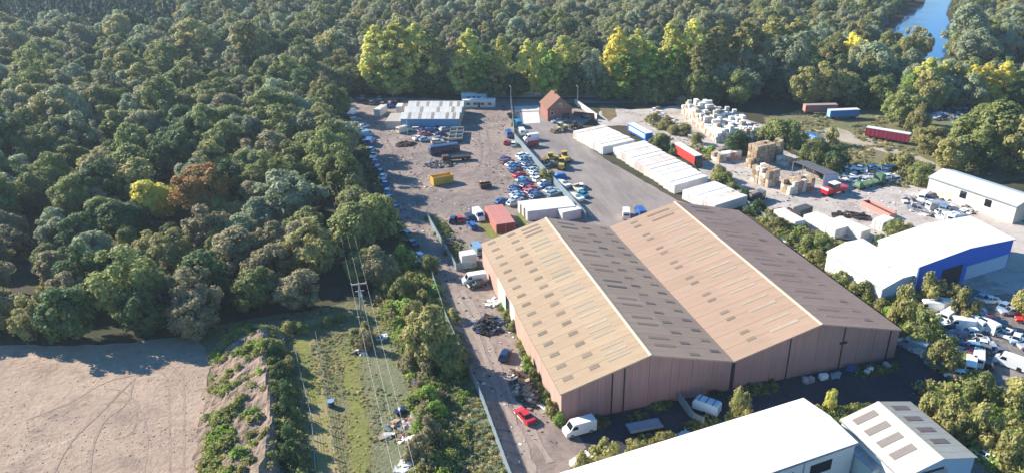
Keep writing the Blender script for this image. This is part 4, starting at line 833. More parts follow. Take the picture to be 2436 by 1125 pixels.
for px, py, lab, hd in ((1795,478,'dark tipper truck loaded with waste behind the container row',20),(1715,372,'dark tipper truck beside the red trailer',25)):
    p = G(px, py); t = thing('tipper_truck', lab, 'truck', p, R(hd))
    MB().box(-3.2, 1.4, -1.25, 1.25, 1.0, 2.3).obj('tipper_body', DARK, t); MB().box(-3.0, 1.2, -1.05, 1.05, 2.3, 2.7, tx=.5, ty=.4).obj('load', WOOD, t); MB().box(1.6, 3.3, -1.15, 1.15, .7, 2.6, tx=.15, ty=.08).obj('cab', PAINT['grey'], t); MB().box(3.2, 3.32, -1.0, 1.0, 1.6, 2.4).obj('windscreen', GLASS, t)
    for x in (-2.3, -1.1, 2.4):
        for s in (-1, 1): MB().cyl((x,s*.9,.5),(x,s*1.2,.5),.5,n=12).obj('wheel', RUBBER, t)
a, b = G(2049,490), G(2115,522); d = b-a; t = thing('red_half_container', 'long open red half height container in the scrap yard', 'container', a, math.atan2(d.y,d.x)); l = d.length
for y in (0, 2.3): MB().box(0, l, y, y+.1, 0, 1.5).obj('side_wall', REDC, t)
for x in (0, l-.1): MB().box(x, x+.1, .1, 2.3, 0, 1.5).obj('end_wall', REDC, t)
MB().box(.1, l-.1, .1, 2.3, 0, .9).obj('load', RUST, t)
a = G(1848,538); t = thing('red_skip', 'small red skip full of debris beside the white container', 'skip', a, R(15)); MB().box(0,3.2,0,1.8,0,1.3,tx=-.2).obj('body', REDC, t); MB().box(.1,3.1,.1,1.7,1.3,1.55,tx=.3,ty=.3).obj('debris', WOOD, t)
g1 = 'crushed cars in the scrap heap right of the bales'
cl = ['white','white','white','silver','pale_blue','white','navy','green','white','silver']
wr = ['nearest the dark lean-to','touching the green machine','at the back of the heap','on the right edge of the heap','at the left front of the heap','lying across another car','tipped on its side','nose down in the heap','with its roof crushed','half buried in the heap']
for i in range(26):
    px, py = 2015+ (i*37 % 115) + rnd.uniform(-4,4), 408 + (i*23 % 46) + rnd.uniform(-3,3)
    c = cl[i % 10]; car(px, py, rnd.uniform(0,180), 'hse'[i % 3], c, 'wrecked %s car in the heap between the bales and the grey shed' % c.replace('_',' '), g1 + ', ' + c.replace('_',' '), z=rnd.choice((0,0.1,.9)), tilt=(rnd.uniform(-12,12), rnd.uniform(-10,10)), cat='wrecked car')
for i in range(34):
    px, py = 2196 + (i*41 % 100) + rnd.uniform(-4,4), 470 + (i*29 % 70) + rnd.uniform(-3,3)
    if py - 465 > (px-2190)*.95+8: continue
    c = ['white','white','silver','navy','grey','white','pale_blue'][i % 7]; car(px, py, rnd.uniform(-40,40)+90*(i%2), 'hsve'[i % 4], c, 'wrecked %s vehicle in the pale lot beside the grey roofed shed' % c, 'wrecks in the pale lot, ' + c, tilt=(rnd.uniform(-5,5),0), cat='wrecked car')
g1 = 'vehicles in the breakers yard at the right edge'
def zb(x, y): return 2100+x*.2667, 660+y*.2667
for x, y, hd, k, c, lab in [(400,285,160,'v','white','white van nearest the blue shed in the breakers yard'),(520,270,150,'v','white','white van second from the blue shed in the breakers yard'),(590,360,20,'v','white','white van third from the blue shed in the breakers yard'),(490,370,20,'h','white','white hatchback below the white vans in the breakers yard'),(600,430,150,'e','white','white estate in the middle of the breakers yard'),(680,440,150,'v','white','white box van in the middle of the breakers yard'),(790,420,100,'v','white','white van on the right of the breakers yard'),(900,450,100,'v','white','white van cut by the right edge of the photo'),(640,520,150,'e','navy','navy estate in the dark row of the breakers yard'),(690,545,150,'s','black','black saloon in the dark row of the breakers yard'),(600,560,150,'s','navy','navy saloon at the near end of the dark row'),(830,560,140,'s','white','white saloon right of the dark row'),(870,600,140,'s','white','white saloon below the other white saloon'),(780,625,150,'h','pale_blue','pale blue hatchback above the red cars'),(880,640,120,'h','grey','grey hatchback at the right edge'),(640,675,100,'h','blue','blue hatchback beside the red saloon'),(740,690,30,'s','red','red saloon stripped of its doors'),(790,690,40,'h','red','red hatchback touching the stripped red saloon'),(680,745,110,'h','pale_blue','pale blue hatchback below the red cars'),(770,800,45,'v','white','white van below the red cars'),(840,740,45,'v','white','long white van parked diagonally below the red cars'),(880,185,20,'s','pale_blue','pale blue saloon behind the round bush'),(640,610,140,'h','navy','navy hatchback under the tree')]:
    px, py = zb(x, y); car(px, py+3, hd, k, c, lab, g1)
g1 = 'vehicles in the shade along the hedge'
for x, y, hd, k, c, lab in [(255,640,118,'v','pale_blue','pale blue van in the shade right of the warehouse'),(330,680,118,'h','silver','silver hatchback in the shade behind the pale blue van'),(440,735,120,'h','white','white hatchback in the shade along the hedge'),(490,800,120,'s','pale_blue','pale blue saloon in the shade along the hedge'),(640,880,150,'h','white','white hatchback at the near end of the shaded hedge row')]:  # pale blue here stands for the bluish shade on the cars
    px, py = zb(x, y); car(px, py, hd, k, c, lab, g1)
for px, py, hd, k, c, lab in [(2330,1040,130,'h','maroon','maroon hatchback among the bushes at the right edge'),(2345,1062,120,'h','navy','navy hatchback among the bushes at the right edge'),(2340,1088,100,'h','white','white hatchback by the corner of the cream unit'),(2385,800,140,'s','silver','silver saloon beyond the breakers yard'),(2400,870,120,'v','white','white van beyond the breakers yard'),(2410,740,60,'h','red','red hatchback beyond the breakers yard'),(2390,1010,80,'s','grey','grey saloon under the trees beyond the cream unit')]:
    car(px, py, hd, k, c, lab)
p = G(2305,940); t = thing('farm_trailer', 'dark tipped farm trailer at the end of the yard by the hedge', 'trailer', p, R(40)); MB().box(-1.6,1.6,-.9,.9,.7,1.8).obj('tub', RUST, t); MB().box(-2.8,-1.6,-.08,.08,.6,.75).obj('drawbar', DARK, t)
for s in (-1,1): MB().cyl((0,s*.95,.5),(0,s*1.15,.5),.5,n=12).obj('wheel', RUBBER, t)
p = G(2152,810); t = thing('white_sheet_stack', 'stack of white sheets at the warehouse corner', 'stack', p, R(15)); 
for k in range(4): MB().box(-1.6+.05*k, 1.6-.04*k, -.6, .6, .14*k, .14*k+.12).obj('sheet', WHITE, t)
p = G(1680,978); t = thing('caravan', 'pale blue sheeted caravan in the shade in front of the warehouse', 'caravan', p, R(130))
o = MB(); o.loft([(-2.2,.5,1.0),(-2.2,2.0,.95),(-1.9,2.3,.9),(1.7,2.3,.9),(2.2,1.7,.95),(2.2,.5,1.0)]); o = o.obj('body', paint('pale_blue_caravan',(0.52,0.68,0.75),.5), t); bm_fix(o.data)
for x in (-1.2, 0, 1.2): MB().box(x-.06, x+.06, -.93, .93, 2.3, 2.36).obj('roof_rib', DARK, t)
for s in (-1, 1): MB().cyl((0,s*.8,.35),(0,s*1.0,.35),.35,n=12).obj('wheel', RUBBER, t)
p = G(1690,932); t = thing('red_barrow', 'small red cart against the warehouse front wall', 'cart', p); MB().box(-.8,.8,-.5,.5,.3,.9,tx=-.15).obj('tub', PAINT['red'], t); MB().cyl((-.2,-.5,.25),(-.2,.5,.25),.25,n=10).obj('wheel', RUBBER, t)
g1 = 'rubbish along the foot of the warehouse front wall'
for i, (px, py, c, lab) in enumerate([(1985,896,'pale_blue','pale blue drum in the shade by the warehouse front'),(2025,882,'blue','blue drum in the shade by the warehouse front'),(2065,884,'white','white bag in the shade by the warehouse front'),(1922,908,'silver','grey bag in the shade by the warehouse front'),(2110,874,'silver','pale drum near the right corner of the warehouse front'),(1960,900,'white','small white bag in the shade by the warehouse front')]):
    p = G(px, py); o = MB(); 
    for k in range(3): o.rbox(rnd.uniform(-.6,.6), rnd.uniform(-.4,.4), 0, .9, .7, rnd.uniform(.5,1.0), rnd.uniform(0,3))
    o = o.obj('rubbish_heap', PAINT[c]); o.location = p; tag(o, lab.replace('drum','rubbish').replace('bag','rubbish'), 'rubbish', g1)
for px, py, L in ((1383,1100,3.5),(1625,1046,3.0)):
    p = G(px, py); o = MB().rbox(0,0,0,L,1.8,.9,R(25)).obj('white_box' if L > 3.2 else 'blue_box', WHITE if L > 3.2 else PAINT['pale_blue']); o.location = p
    tag(o, 'white box half hidden by bushes beside the dirt track' if L > 3.2 else 'pale blue box against the white roofed unit', 'box')

# ---------------------------------------------------------------- bales
BALE = [mat('brown_cardboard_bale', (0.36,0.245,0.16), .95, .3, 2.5, rand=.25, bump=.5), mat('pale_paper_bale', (0.58,0.52,0.44), .95, .3, 2.5, rand=.18, bump=.5), mat('white_paper_bale', (0.74,0.72,0.68), .95, .22, 2.5, rand=.12, bump=.5), mat('tan_bale', (0.44,0.33,0.21), .95, .3, 2.5, rand=.2, bump=.5)]
def bale_mesh(seed):
    r = random.Random(seed); b = MB(); n = 3; P = {}
    import itertools
    for i, j, k in itertools.product(range(n+1), repeat=3):
        if 0 < i < n and 0 < j < n and 0 < k < n: continue
        q = Vector((i/n-.5, j/n-.5, k/n))
        e = sum(1 for a in (i,j,k) if a in (0,n)); s = 1-.05*(e-1)
        P[i,j,k] = len(b.v); b.v.append((q.x*s+r.uniform(-.035,.035), q.y*s+r.uniform(-.035,.035), max(0,q.z*(1 if k else 1))+r.uniform(-.03,.03)*(k > 0)))
    for a in range(n):
        for c in range(n):
            for f in (((a,c,0),(a,c+1,0),(a+1,c+1,0),(a+1,c,0)),((a,c,n),(a+1,c,n),(a+1,c+1,n),(a,c+1,n)),((a,0,c),(a+1,0,c),(a+1,0,c+1),(a,0,c+1)),((a,n,c),(a,n,c+1),(a+1,n,c+1),(a+1,n,c)),((0,a,c),(0,a,c+1),(0,a+1,c+1),(0,a+1,c)),((n,a,c),(n,a+1,c),(n,a+1,c+1),(n,a,c+1))):
                b.f.append(tuple(P[i] for i in f)); b.m.append(0)
    return b
BM = [bale_mesh(i) for i in range(5)]; BME = [b.mesh('bale', BALE[0]) for b in BM]
def bale(p, z, rz, sz, m, label, group):
    o = mk('paper_bale', BME[rnd.randrange(5)], None, (p.x, p.y, z), rz, over=[m]); o.scale = sz; tag(o, label, 'bale', group)
# big white topped stack
a = G(1621,270); b = G(1704,342); d = b-a; ux = d.normalized(); uy = Vector((-ux.y, ux.x, 0))
if uy.x < 0: uy = -uy
core = MB(); nx, ny = 27, 11; sx, sy, hz = d.length/nx, 1.5, 1.12
for i in range(nx):
    for j in range(ny):
        f = i/nx; hmax = 5 - (1 if f > .35 else 0) - (1 if j > 5 else 0) + rnd.choice((-1,-1,0,0,0,1))
        if f < .08: hmax -= 2
        if j > 5 and f < .3: continue
        if i > 17 and j == 0: hmax = 3
        hmax = max(1, hmax)
        c = a + ux*((i+.5)*sx) + uy*((j+.4)*sy)
        for k in range(hmax):
            face = (j == 0 or i == nx-1)
            if i >= 19 and (k == hmax-1 or (face and k >= hmax-2 and j < 4)):
                m = BALE[2] if (k == hmax-1 and rnd.random() < .62) else BALE[rnd.choice((1,1,1,3,0,2))]
                q = c + Vector((rnd.uniform(-.18,.18), rnd.uniform(-.18,.18), 0))
                top = k == hmax-1
                bale(q, k*hz, math.atan2(ux.y,ux.x)+rnd.uniform(-.25,.25), (sx*.95, sy*rnd.uniform(.85,1), hz*rnd.uniform(.8,1.1)), m, ('%s paper bale on top of the big white stack' % ('white' if m is BALE[2] else 'discoloured')) if top else '%s paper bale in the side of the big white stack' % ('brownish' if m in (BALE[0],BALE[3]) else 'pale'), 'bales of the big white stack')
            else:
                core.rbox(c.x+rnd.uniform(-.06,.06), c.y+rnd.uniform(-.06,.06), k*hz+.01, sx*.95, sy*.93, hz*.97, math.atan2(ux.y,ux.x)+rnd.uniform(-.2,.2), (1 if rnd.random() < .62 else 0) if k == hmax-1 else rnd.choice((0,0,0,2,3)))
o = core.obj('stacked_bales', [BALE[1], BALE[2], BALE[0], BALE[3]]); tag(o, 'pale paper bales underneath the top layer of the big white stack', 'bales', kind='stuff')
def stack(px, py, nx, ny, nz, ang_, mset, where, drop=.15, s=(1.55,1.35,1.25)):
    a = G(px, py); u = Vector((math.cos(ang_), math.sin(ang_), 0)); v = Vector((-u.y, u.x, 0))
    for i in range(nx):
        for j in range(ny):
            h = nz - (1 if rnd.random() < drop else 0) - (1 if rnd.random() < drop*.4 else 0)
            for k in range(max(1, h)):
                if 0 < i < nx-1 and 0 < j < ny-1 and k < h-1: continue
                m = mset[rnd.randrange(len(mset))]; p = a+u*((i+.5)*s[0])+v*((j+.5)*s[1])
                p = p + Vector((rnd.uniform(-.1,.1), rnd.uniform(-.1,.1), 0))
                bale(p, k*s[2], ang_+rnd.uniform(-.12,.12), (s[0]*.96, s[1]*.96, s[2]*rnd.uniform(.9,1.02)), m, '%s bale in the stack %s' % ('pale' if m in (BALE[1],BALE[2]) else 'brown', where), 'bales stacked ' + where)
BR = [BALE[0], BALE[3], BALE[0]]; MX = [BALE[0], BALE[3], BALE[1]]
stack(1710,388,6,3,2,R(12),MX+[BALE[2]],'between the red trailer and the dark bush')
stack(1797,396,5,3,5,R(12),BR,'tallest of the brown ones behind the lean-to', .1)
stack(1852,384,3,2,5,R(40),BR,'right of the tallest brown one', .2)
stack(1786,402,2,2,2,R(12),BR,'low in front of the tallest brown one', .1)
stack(1826,448,3,5,4,R(15),MX,'in the middle of the pale yard', .3)
stack(1878,466,6,3,3,R(10),MX,'in front of the lean-to shelter', .35)
stack(1868,398,2,3,2,R(15),[BALE[3],BALE[1]],'at the left end of the lean-to shelter', .2)
g1 = 'loose bales along the edge of the pale yard'
for i in range(26):
    f = i/26; px = 1555+f*100+rnd.uniform(-8,8); py = 262+f*72+rnd.uniform(-6,6); p = G(px, py)
    m = MX[i % 3] if i % 2 else BALE[2]
    bale(p, 0, rnd.uniform(0,3), (1.4,1.2,1.1), m, '%s loose bale along the weedy edge of the pale yard' % ('pale' if m in (BALE[1],BALE[2]) else 'brown'), g1)

# ---------------------------------------------------------------- heaps of scrap and debris
def heap(name, label, px, py, rx, ry, h, n, mats_, seed, smin=.3, smax=1.2, cat='scrap heap'):
    r = random.Random(seed); b = MB(); p = G(px, py)
    for i in range(n):
        t_ = r.uniform(0, 2*math.pi); q = math.sqrt(r.random()); x, y = rx*q*math.cos(t_), ry*q*math.sin(t_)
        z = h*(1-q*q)*r.uniform(.3,1); L = r.uniform(smin, smax)
        b.rbox(x, y, max(0, z-.2), L, L*r.uniform(.15,.8), r.uniform(.08,.45), r.uniform(0,3.14), r.randrange(len(mats_)), r.uniform(-.5,.5))
    o = b.obj(name, mats_); o.location = p; tag(o, label, cat, kind='stuff'); return o
BLUEM = PAINT['blue']; 
heap('scrap_heap', 'dark heap of twisted scrap metal beside the warehouse wall', 1163,776,3.2,3.8,1.3,170,[DARK,RUST,PAINT['navy'],PAINT['grey'],DARK],1,.3,1.3)
heap('timber_debris', 'tumbled timber and rubble at the foot of the warehouse wall', 1250,925,2.2,6.0,.8,150,[WOOD,RUST,DARK,WALLW,WOOD],2,.3,2.0)
heap('white_debris', 'scattered white sheets beside the pale green door', 1175,723,1.6,1.8,.5,30,[WHITE,WALLW],3,.4,1.4)
heap('scrap_heap', 'engine parts and scrap in front of the navy coach', 1050,392,5,3.4,.7,110,[DARK,RUST,PAINT['grey'],PAINT['silver']],4,.3,1.2)
heap('scrap_heap', 'low pile of rusty parts in front of the workshop post', 965,345,3.6,2.6,1.3,90,[DARK,RUST,RUST],5,.3,1.3)
heap('scrap_heap', 'mixed red and brown scrap heap behind the warehouse roof', 1868,512,6,4,1.3,150,[RUST,REDC,WOOD,WALLW,DARK],6,.4,1.6)
heap('scrap_heap', 'rusty rolls of wire on the pale yard', 2012,512,4,2.2,.7,70,[RUST,DARK],7,.4,1.2)
heap('scrap_heap', 'rusty machine parts beside the red half container', 2048,518,2.4,2.2,1.1,60,[RUST,RUST,DARK],8,.4,1.3)
heap('scrap_heap', 'pale scrap between the crushed cars right of the bales', 2070,420,9,9,1.2,150,[WHITE,PAINT['silver'],PAINT['grey'],DARK,RUST,PAINT['green'],PAINT['pale_blue']],9,.5,2.2)
heap('scrap_heap', 'white goods and sheet metal heaped in the pale lot', 2235,492,10,9,.8,170,[WHITE,WALLW,WALLW,PAINT['grey'],RUST,PAINT['silver'],DARK],10,.6,2.4)
heap('scrap_heap', 'dark scrap covering the shaded yard at the upper right', 2275,268,26,9,1.2,330,[DARK,PAINT['navy'],PAINT['grey'],PAINT['pale_blue'],PAINT['silver'],DARK],11,.8,3.0)
heap('scrap_heap', 'pale blue crates stacked in the shaded yard at the upper right', 2238,280,7,3,1.6,60,[PAINT['pale_blue'],PAINT['silver'],STEEL],12,.8,2.2)
heap('white_debris', 'dumped white boards on the rough grass', 985,1030,1.6,3.8,.4,46,[WHITE,WALLW,WOOD,PAINT['pink']],13,.5,2.2)
heap('white_debris', 'dumped white sheeting near the bottom edge of the grass', 968,1112,1.6,1.5,.5,26,[WHITE,WALLW],14,.5,1.5)
heap('white_debris', 'dumped white rubbish by the fence bush', 862,838,1.8,1.2,.6,26,[WHITE,PAINT['grey'],DARK],15,.4,1.2)
heap('white_debris', 'pale sacks near the foot of the electricity pole', 905,806,1.4,1.0,.7,16,[WHITE,PAINT['silver'],PAINT['pale_blue']],16,.5,1.3)
heap('timber_debris', 'scattered pale sticks on the rough grass', 945,1028,2.2,3.0,.1,30,[WALLW,WOOD],17,.5,1.8)
heap('scrap_heap', 'rubble and bags strewn beside the palisade plot', 1078,580,2.6,4.5,.5,60,[DARK,RUST,PAINT['grey']],18,.3,1.0)
heap('timber_debris', 'rotting timber along the hedge right of the warehouse', 1905,590,2.5,7,.7,80,[WOOD,WALLW,PAINT['pale_blue'],RUST],19,.4,1.6)
heap('scrap_heap', 'bins and machine parts against the front of the white roofed unit', 1990,1100,5,1.6,1.5,80,[DARK,RUST,PAINT['grey'],WOOD,PAINT['navy']],20,.5,1.8)
for px, py, L, an, lab in ((1285,962,3.4,120,'first white plank'),(1292,972,3.0,118,'second white plank')):
    o = MB().rbox(0,0,.05,L,.35,.12,R(an)).obj('white_plank', WHITE); o.location = G(px,py); tag(o, 'white plank lying left of its twin by the warehouse wall' if px < 1290 else 'white plank lying right of its twin by the warehouse wall', 'plank')
p = G(788,966); t = thing('water_barrel', 'pale blue water barrel standing on the rough grass', 'barrel', p); MB().cyl((0,0,0),(0,0,1.1),.55,.6,n=14).obj('barrel', PAINT['navy'], t); MB().cyl((0,0,1.1),(0,0,1.18),.62,n=14).obj('lid', PAINT['pale_blue'], t)
p = G(953,982); t = thing('ride_on_mower', 'dark ride-on mower left on the rough grass', 'mower', p, R(20)); MB().box(-.9,.9,-.5,.5,.3,.8,tx=.1).obj('body', PAINT['navy'], t); MB().box(-.3,.1,-.35,.35,.8,1.2,tx=.1).obj('seat', PAINT['silver'], t)
for x in (-.6,.6):
    for s in (-1,1): MB().cyl((x,s*.45,.28),(x,s*.65,.28),.28,n=10).obj('wheel', RUBBER, t)
p = G(1008,912); t = thing('sunken_car', 'dark car wreck half swallowed by the brambles', 'wrecked car', (p.x,p.y,-.1), R(30)); mk('body', CARS['hatchback']['me'], t, over=[PAINT['navy']]); mk('windscreen', CARS['hatchback']['pm']['windscreen'], t)

# ---------------------------------------------------------------- fences, gates, poles, power line
PAL = mat('palisade_steel', (0.30,0.38,0.42), .55, metal=.3)
_pm = {}
def palisade(label, pts, H=2.1, group=None, m=PAL, base=0):
    P = [G(*p) for p in pts]; t = thing('palisade_fence', label, 'fence', P[0], 0, group)
    for a, b in zip(P[:-1], P[1:]):
        d = b-a; n = max(1, round(d.length/2.75)); l = d.length/n; an = math.atan2(d.y, d.x); key = (round(l,2), H)
        if key not in _pm:
            mb = MB(); k = int(l/.16)
            for i in range(k):
                x = (i+.5)*l/k; mb.box(x-.055, x+.055, -.02, .02, .08, H-.12); mb.hexa([(x-.055,-.02,H-.12),(x+.055,-.02,H-.12),(x+.055,.02,H-.12),(x-.055,.02,H-.12)], [(x-.005,-.02,H),(x+.005,-.02,H),(x+.005,.02,H),(x-.005,.02,H)])
            rl_ = MB(); rl_.box(0, l, .02, .07, .45, .52); rl_.box(0, l, .02, .07, H-.5, H-.43)
            _pm[key] = (mb.mesh('fence_pales', PAL), rl_.mesh('rail', PAL), MB().box(-.06,.06,.02,.14,0,H-.1).mesh('post', STEEL))
        for i in range(n+1):
            q = a-P[0]+d*(i/n)
            mk('post', _pm[key][2], t, q, an)
            if i < n: mk('fence_panel', _pm[key][0], t, q, an); mk('rail', _pm[key][1], t, q, an)
    return t
palisade('grey steel palisade fence along the verge of the dirt track', [(1026,655),(1060,760),(1104,862),(1150,965),(1208,1125),(1250,1230)])
palisade('grey palisade fence round the small plot beside the track', [(1016,520),(1048,578),(1086,645),(1134,638)])
palisade('long palisade fence between the scrapyard and the tarmac', [(1216,243),(1224,333),(1300,420),(1392,522)], 2.4)
palisade('palisade fence along the back road', [(1120,233),(1290,232),(1500,234),(1640,240)], 2.2)
palisade('dark palisade fence standing out from the warehouse front', [(1612,952),(1648,1003),(1672,1015)], 2.0)
palisade('thin fence beside the end of the container row', [(1775,492),(1830,535)], 2.0)
def wire_fence(label, pts, step, H=1.2):
    P = [G(*p) for p in pts]; t = thing('post_and_wire_fence', label, 'fence', P[0]); pm_ = MB().box(-.07,.07,-.07,.07,0,H).mesh('post', WOOD); w = MB()
    for a, b in zip(P[:-1], P[1:]):
        d = b-a; n = max(1, round(d.length/step))
        for i in range(n+1): mk('post', pm_, t, a-P[0]+d*(i/n))
        for z in (.5,.8,1.1): w.cyl(a-P[0]+Vector((0,0,z)), b-P[0]+Vector((0,0,z)), .02, n=4)
    w.obj('wire', STEEL, t)
wire_fence('low post and wire fence along the foot of the spoil heap', [(703,838),(722,918),(742,1000),(752,1125)], 2.6)
wire_fence('low post and wire fence right of the worn grass path', [(752,800),(775,925),(792,1060),(800,1125)], 2.6)
POLE = mat('weathered_pole', (0.38,0.36,0.34), .9); INS = paint('insulator_grey', (0.6,0.62,0.63), .3)
def hpole(label, x, y, h=7.4):
    t = thing('electricity_pole', label, 'electricity pole', (x, y, 0), R(-2), 'poles carrying the overhead line')
    MB().cyl((-.25,0,0),(0,0,h),.19,.14,n=8).obj('pole', POLE, t); MB().cyl((.55,0,0),(.1,0,h*.72),.15,.12,n=8).obj('brace_pole', POLE, t)
    MB().box(-1.5, 1.5, -.1, .1, h-.35, h-.12).obj('crossarm', POLE, t); MB().box(-.9,.9,-.06,.06,h-1.9,h-1.75).obj('lower_arm', POLE, t)
    for x_ in (-1.45, 0, 1.45): MB().cyl((x_,0,h-.12),(x_,0,h+.25),.07,.05,n=6).obj('insulator', INS, t)
    MB().box(-.32,.32,-.45,-.12,h-3.0,h-2.1).obj('transformer', INS, t); MB().box(-.2,.5,.12,.3,h-3.4,h-2.9).obj('switch_box', POLE, t)
    return t
hpole('wooden electricity pole with crossarm and grey transformer at the corner of the grass', -28.1, 44.4)
hpole('far wooden electricity pole rising from the trees by the scrapyard', -32.2, 208.0, 9.5)
for k, dx in enumerate((-1.45, 0, 1.45)):
    w = MB(); ptsw = [(-32.2+dx, 208, 9.7), (-28.1+dx, 44.4, 7.65), (-25.0+dx, -60, 8.5)]
    for (x0,y0,z0), (x1,y1,z1) in zip(ptsw[:-1], ptsw[1:]):
        q = None
        for i in range(15):
            f = i/14; s = Vector((x0+(x1-x0)*f, y0+(y1-y0)*f, z0+(z1-z0)*f - 4*f*(1-f)*1.1))
            if q is not None: w.cyl(q, s, .012, n=5, cap=False)
            q = s
    tag(w.obj('power_cable', paint('bare_conductor', (0.55,0.56,0.57), .4)), ('leftmost of the three overhead cables running over the wood and grass','middle one of the three overhead cables at the pole','rightmost of the three overhead cables running over the wood and grass')[k], 'cable', 'overhead cables on the electricity poles')
def lamp_post(label, px, py, h):
    t = thing('lamp_post', label, 'lamp post', G(px, py), R(100), 'lamp posts round the yard'); MB().cyl((0,0,0),(0,0,h),.09,.05,n=8).obj('post', INS, t); MB().cyl((0,0,h),(1.1,0,h+.2),.05,n=6).obj('bracket', INS, t); MB().box(.9,1.3,-.08,.08,h+.14,h+.24).obj('lamp_head', INS, t)
lamp_post('tall grey lamp post at the back corner of the yard', 1216,262,9); lamp_post('lamp post right of the brick house', 1374,255,8); lamp_post('lamp post behind the pale blue cabin', 1106,232,9); lamp_post('lamp post on the dirt behind the navy van', 970,322,6)

for i in range(26):
    px, py = 2262+(i*53 % 190)+rnd.uniform(-4,4), 715+(i*31 % 165)+rnd.uniform(-3,3)
    if py < 690+(px-2262)*.02 or (py > 850 and px < 2300): continue
    c = ['white','silver','navy','white','grey','black','pale_blue','red'][i % 8]
    car(px, py, rnd.uniform(120,165) if i % 3 else rnd.uniform(20,60), 'hsehs'[i % 5], c, '%s vehicle packed in the crowded far part of the breakers yard' % c.replace('_',' '), 'packed vehicles in the breakers yard, ' + c.replace('_',' '))
def litter(name, label, poly, n, mats_, seed, smin=.15, smax=.6, z=.07):
    r = random.Random(seed); P = [tuple(G(*p).xy) for p in poly]; xs = [p[0] for p in P]; ys = [p[1] for p in P]; b = MB(); k = 0
    from mathutils import noise as NZ
    while k < n:
        x, y = r.uniform(min(xs), max(xs)), r.uniform(min(ys), max(ys))
        if not inside(P, x, y) or NZ.noise((x*.09, y*.09, seed)) < r.uniform(-.3,.35): continue
        L = r.uniform(smin, smax); b.rbox(x, y, z-.03, L, L*r.uniform(.3,1), r.uniform(.05,.25)*L+.03, r.uniform(0,3.14), r.randrange(len(mats_))); k += 1
    tag(b.obj(name, mats_), label, 'litter', kind='stuff')
litter('yard_litter', 'small stones, scrap and litter strewn over the dirt of the scrapyard and track', [(850,300),(1200,260),(1300,420),(1380,515),(1180,560),(1180,640),(1330,1000),(1345,1125),(1215,1125),(1110,870),(1035,670),(990,620),(930,480)], 1500, [RUST,WALLW,WOOD,DARK,PAINT['grey'],GM['pale'],GM['yard']], 5)
litter('yard_litter', 'scraps of card and debris strewn over the pale yard', [(1450,262),(1620,270),(1830,355),(1990,425),(2200,430),(2190,470),(2100,570),(1960,550),(1790,495),(1660,390)], 900, [WOOD,WALLW,RUST,DARK,GM['pale'],WHITE], 6)
litter('soil_clods', 'clods of soil and stones scattered over the bare field', [(60,850),(470,830),(490,870),(478,1125),(-100,1125)], 600, [GM['field'],GM['mound'],GM['field']], 7, .08, .24, .05)
# ---------------------------------------------------------------- the spoil heap along the field
def spoil():
    nx, ny = 46, 120; y0, y1 = 48.0, -45.0; r = random.Random(2); V = []; F = []
    from mathutils import noise as NZ
    for j in range(ny+1):
        y = y0+(y1-y0)*j/ny
        endf = min(1, max(0, (y0-y)/9)); endf = endf*endf*(3-2*endf)
        cx = -46.2+1.2*math.sin(y*.13)+.8*NZ.noise((y*.25,1,0)); lf = -56.3+1.6*NZ.noise((y*.15,5,0)) + (1-endf)*3
        rf = -42.9+1.0*NZ.noise((y*.3,9,0)); h = 3.3*endf*(1+.18*NZ.noise((y*.2,3,0)))
        for i in range(nx+1):
            x = -59+(-40+59)*i/nx
            if x < lf or x > rf: z = -.3
            elif x < cx: q = (x-lf)/(cx-lf); z = h*(q**.9)*(1-.12*math.sin(q*9))
            else: q = (x-cx)/(rf-cx); z = h*(1-q**1.3)
            if z > 0: z += endf*(.35*NZ.noise((x*.8,y*.8,0))+.18*NZ.noise((x*2.3,y*2.3,4)))
            V.append((x, y, z))
    for j in range(ny):
        for i in range(nx): k = j*(nx+1)+i; F.append((k+nx+1, k+nx+2, k+1, k))
    me = bpy.data.meshes.new('spoil_heap'); me.from_pydata(V, [], F); me.materials.append(GM['mound']); bm_fix(me)
    o = bpy.data.objects.new('spoil_heap', me); COL.objects.link(o); tag(o, kind='structure')
    return V
SV = spoil()

# ---------------------------------------------------------------- vegetation
def leaf(name, col, var=.3, rand=.22, dirt=None):
    K = 2.75; col = tuple(c*K for c in col); dirt = tuple(c*K for c in dirt) if dirt else None
    return mat(name, col, .65, var, .55, rand=rand, spec=.25, transl=.42, dirt=dirt, dirt_amt=.85, dirt_scale=.32)
LF = dict(
 mid=leaf('mid_green_leaves', (.082,.094,.031), dirt=(.12,.125,.04)), dark=leaf('dark_green_leaves', (.036,.060,.022), dirt=(.065,.085,.03)), olive=leaf('olive_leaves', (.125,.12,.040), dirt=(.165,.14,.06)),
 grey=leaf('grey_green_leaves', (.115,.135,.075), dirt=(.15,.155,.10)), brown=leaf('brownish_leaves', (.122,.102,.058), dirt=(.10,.10,.045)), yellow=leaf('yellow_leaves', (.32,.275,.05), dirt=(.24,.21,.04)),
 lime=leaf('yellow_green_leaves', (.215,.215,.055), dirt=(.27,.245,.065)), orange=leaf('orange_brown_leaves', (.185,.095,.03), dirt=(.10,.09,.03)), con=leaf('dark_conifer_needles', (.022,.045,.03)), bright=leaf('fresh_green_leaves', (.10,.15,.028), dirt=(.14,.165,.035)),
 oak=leaf('dull_oak_leaves', (.105,.11,.055), dirt=(.135,.125,.075)), straw=leaf('straw_stems', (.24,.19,.10)))
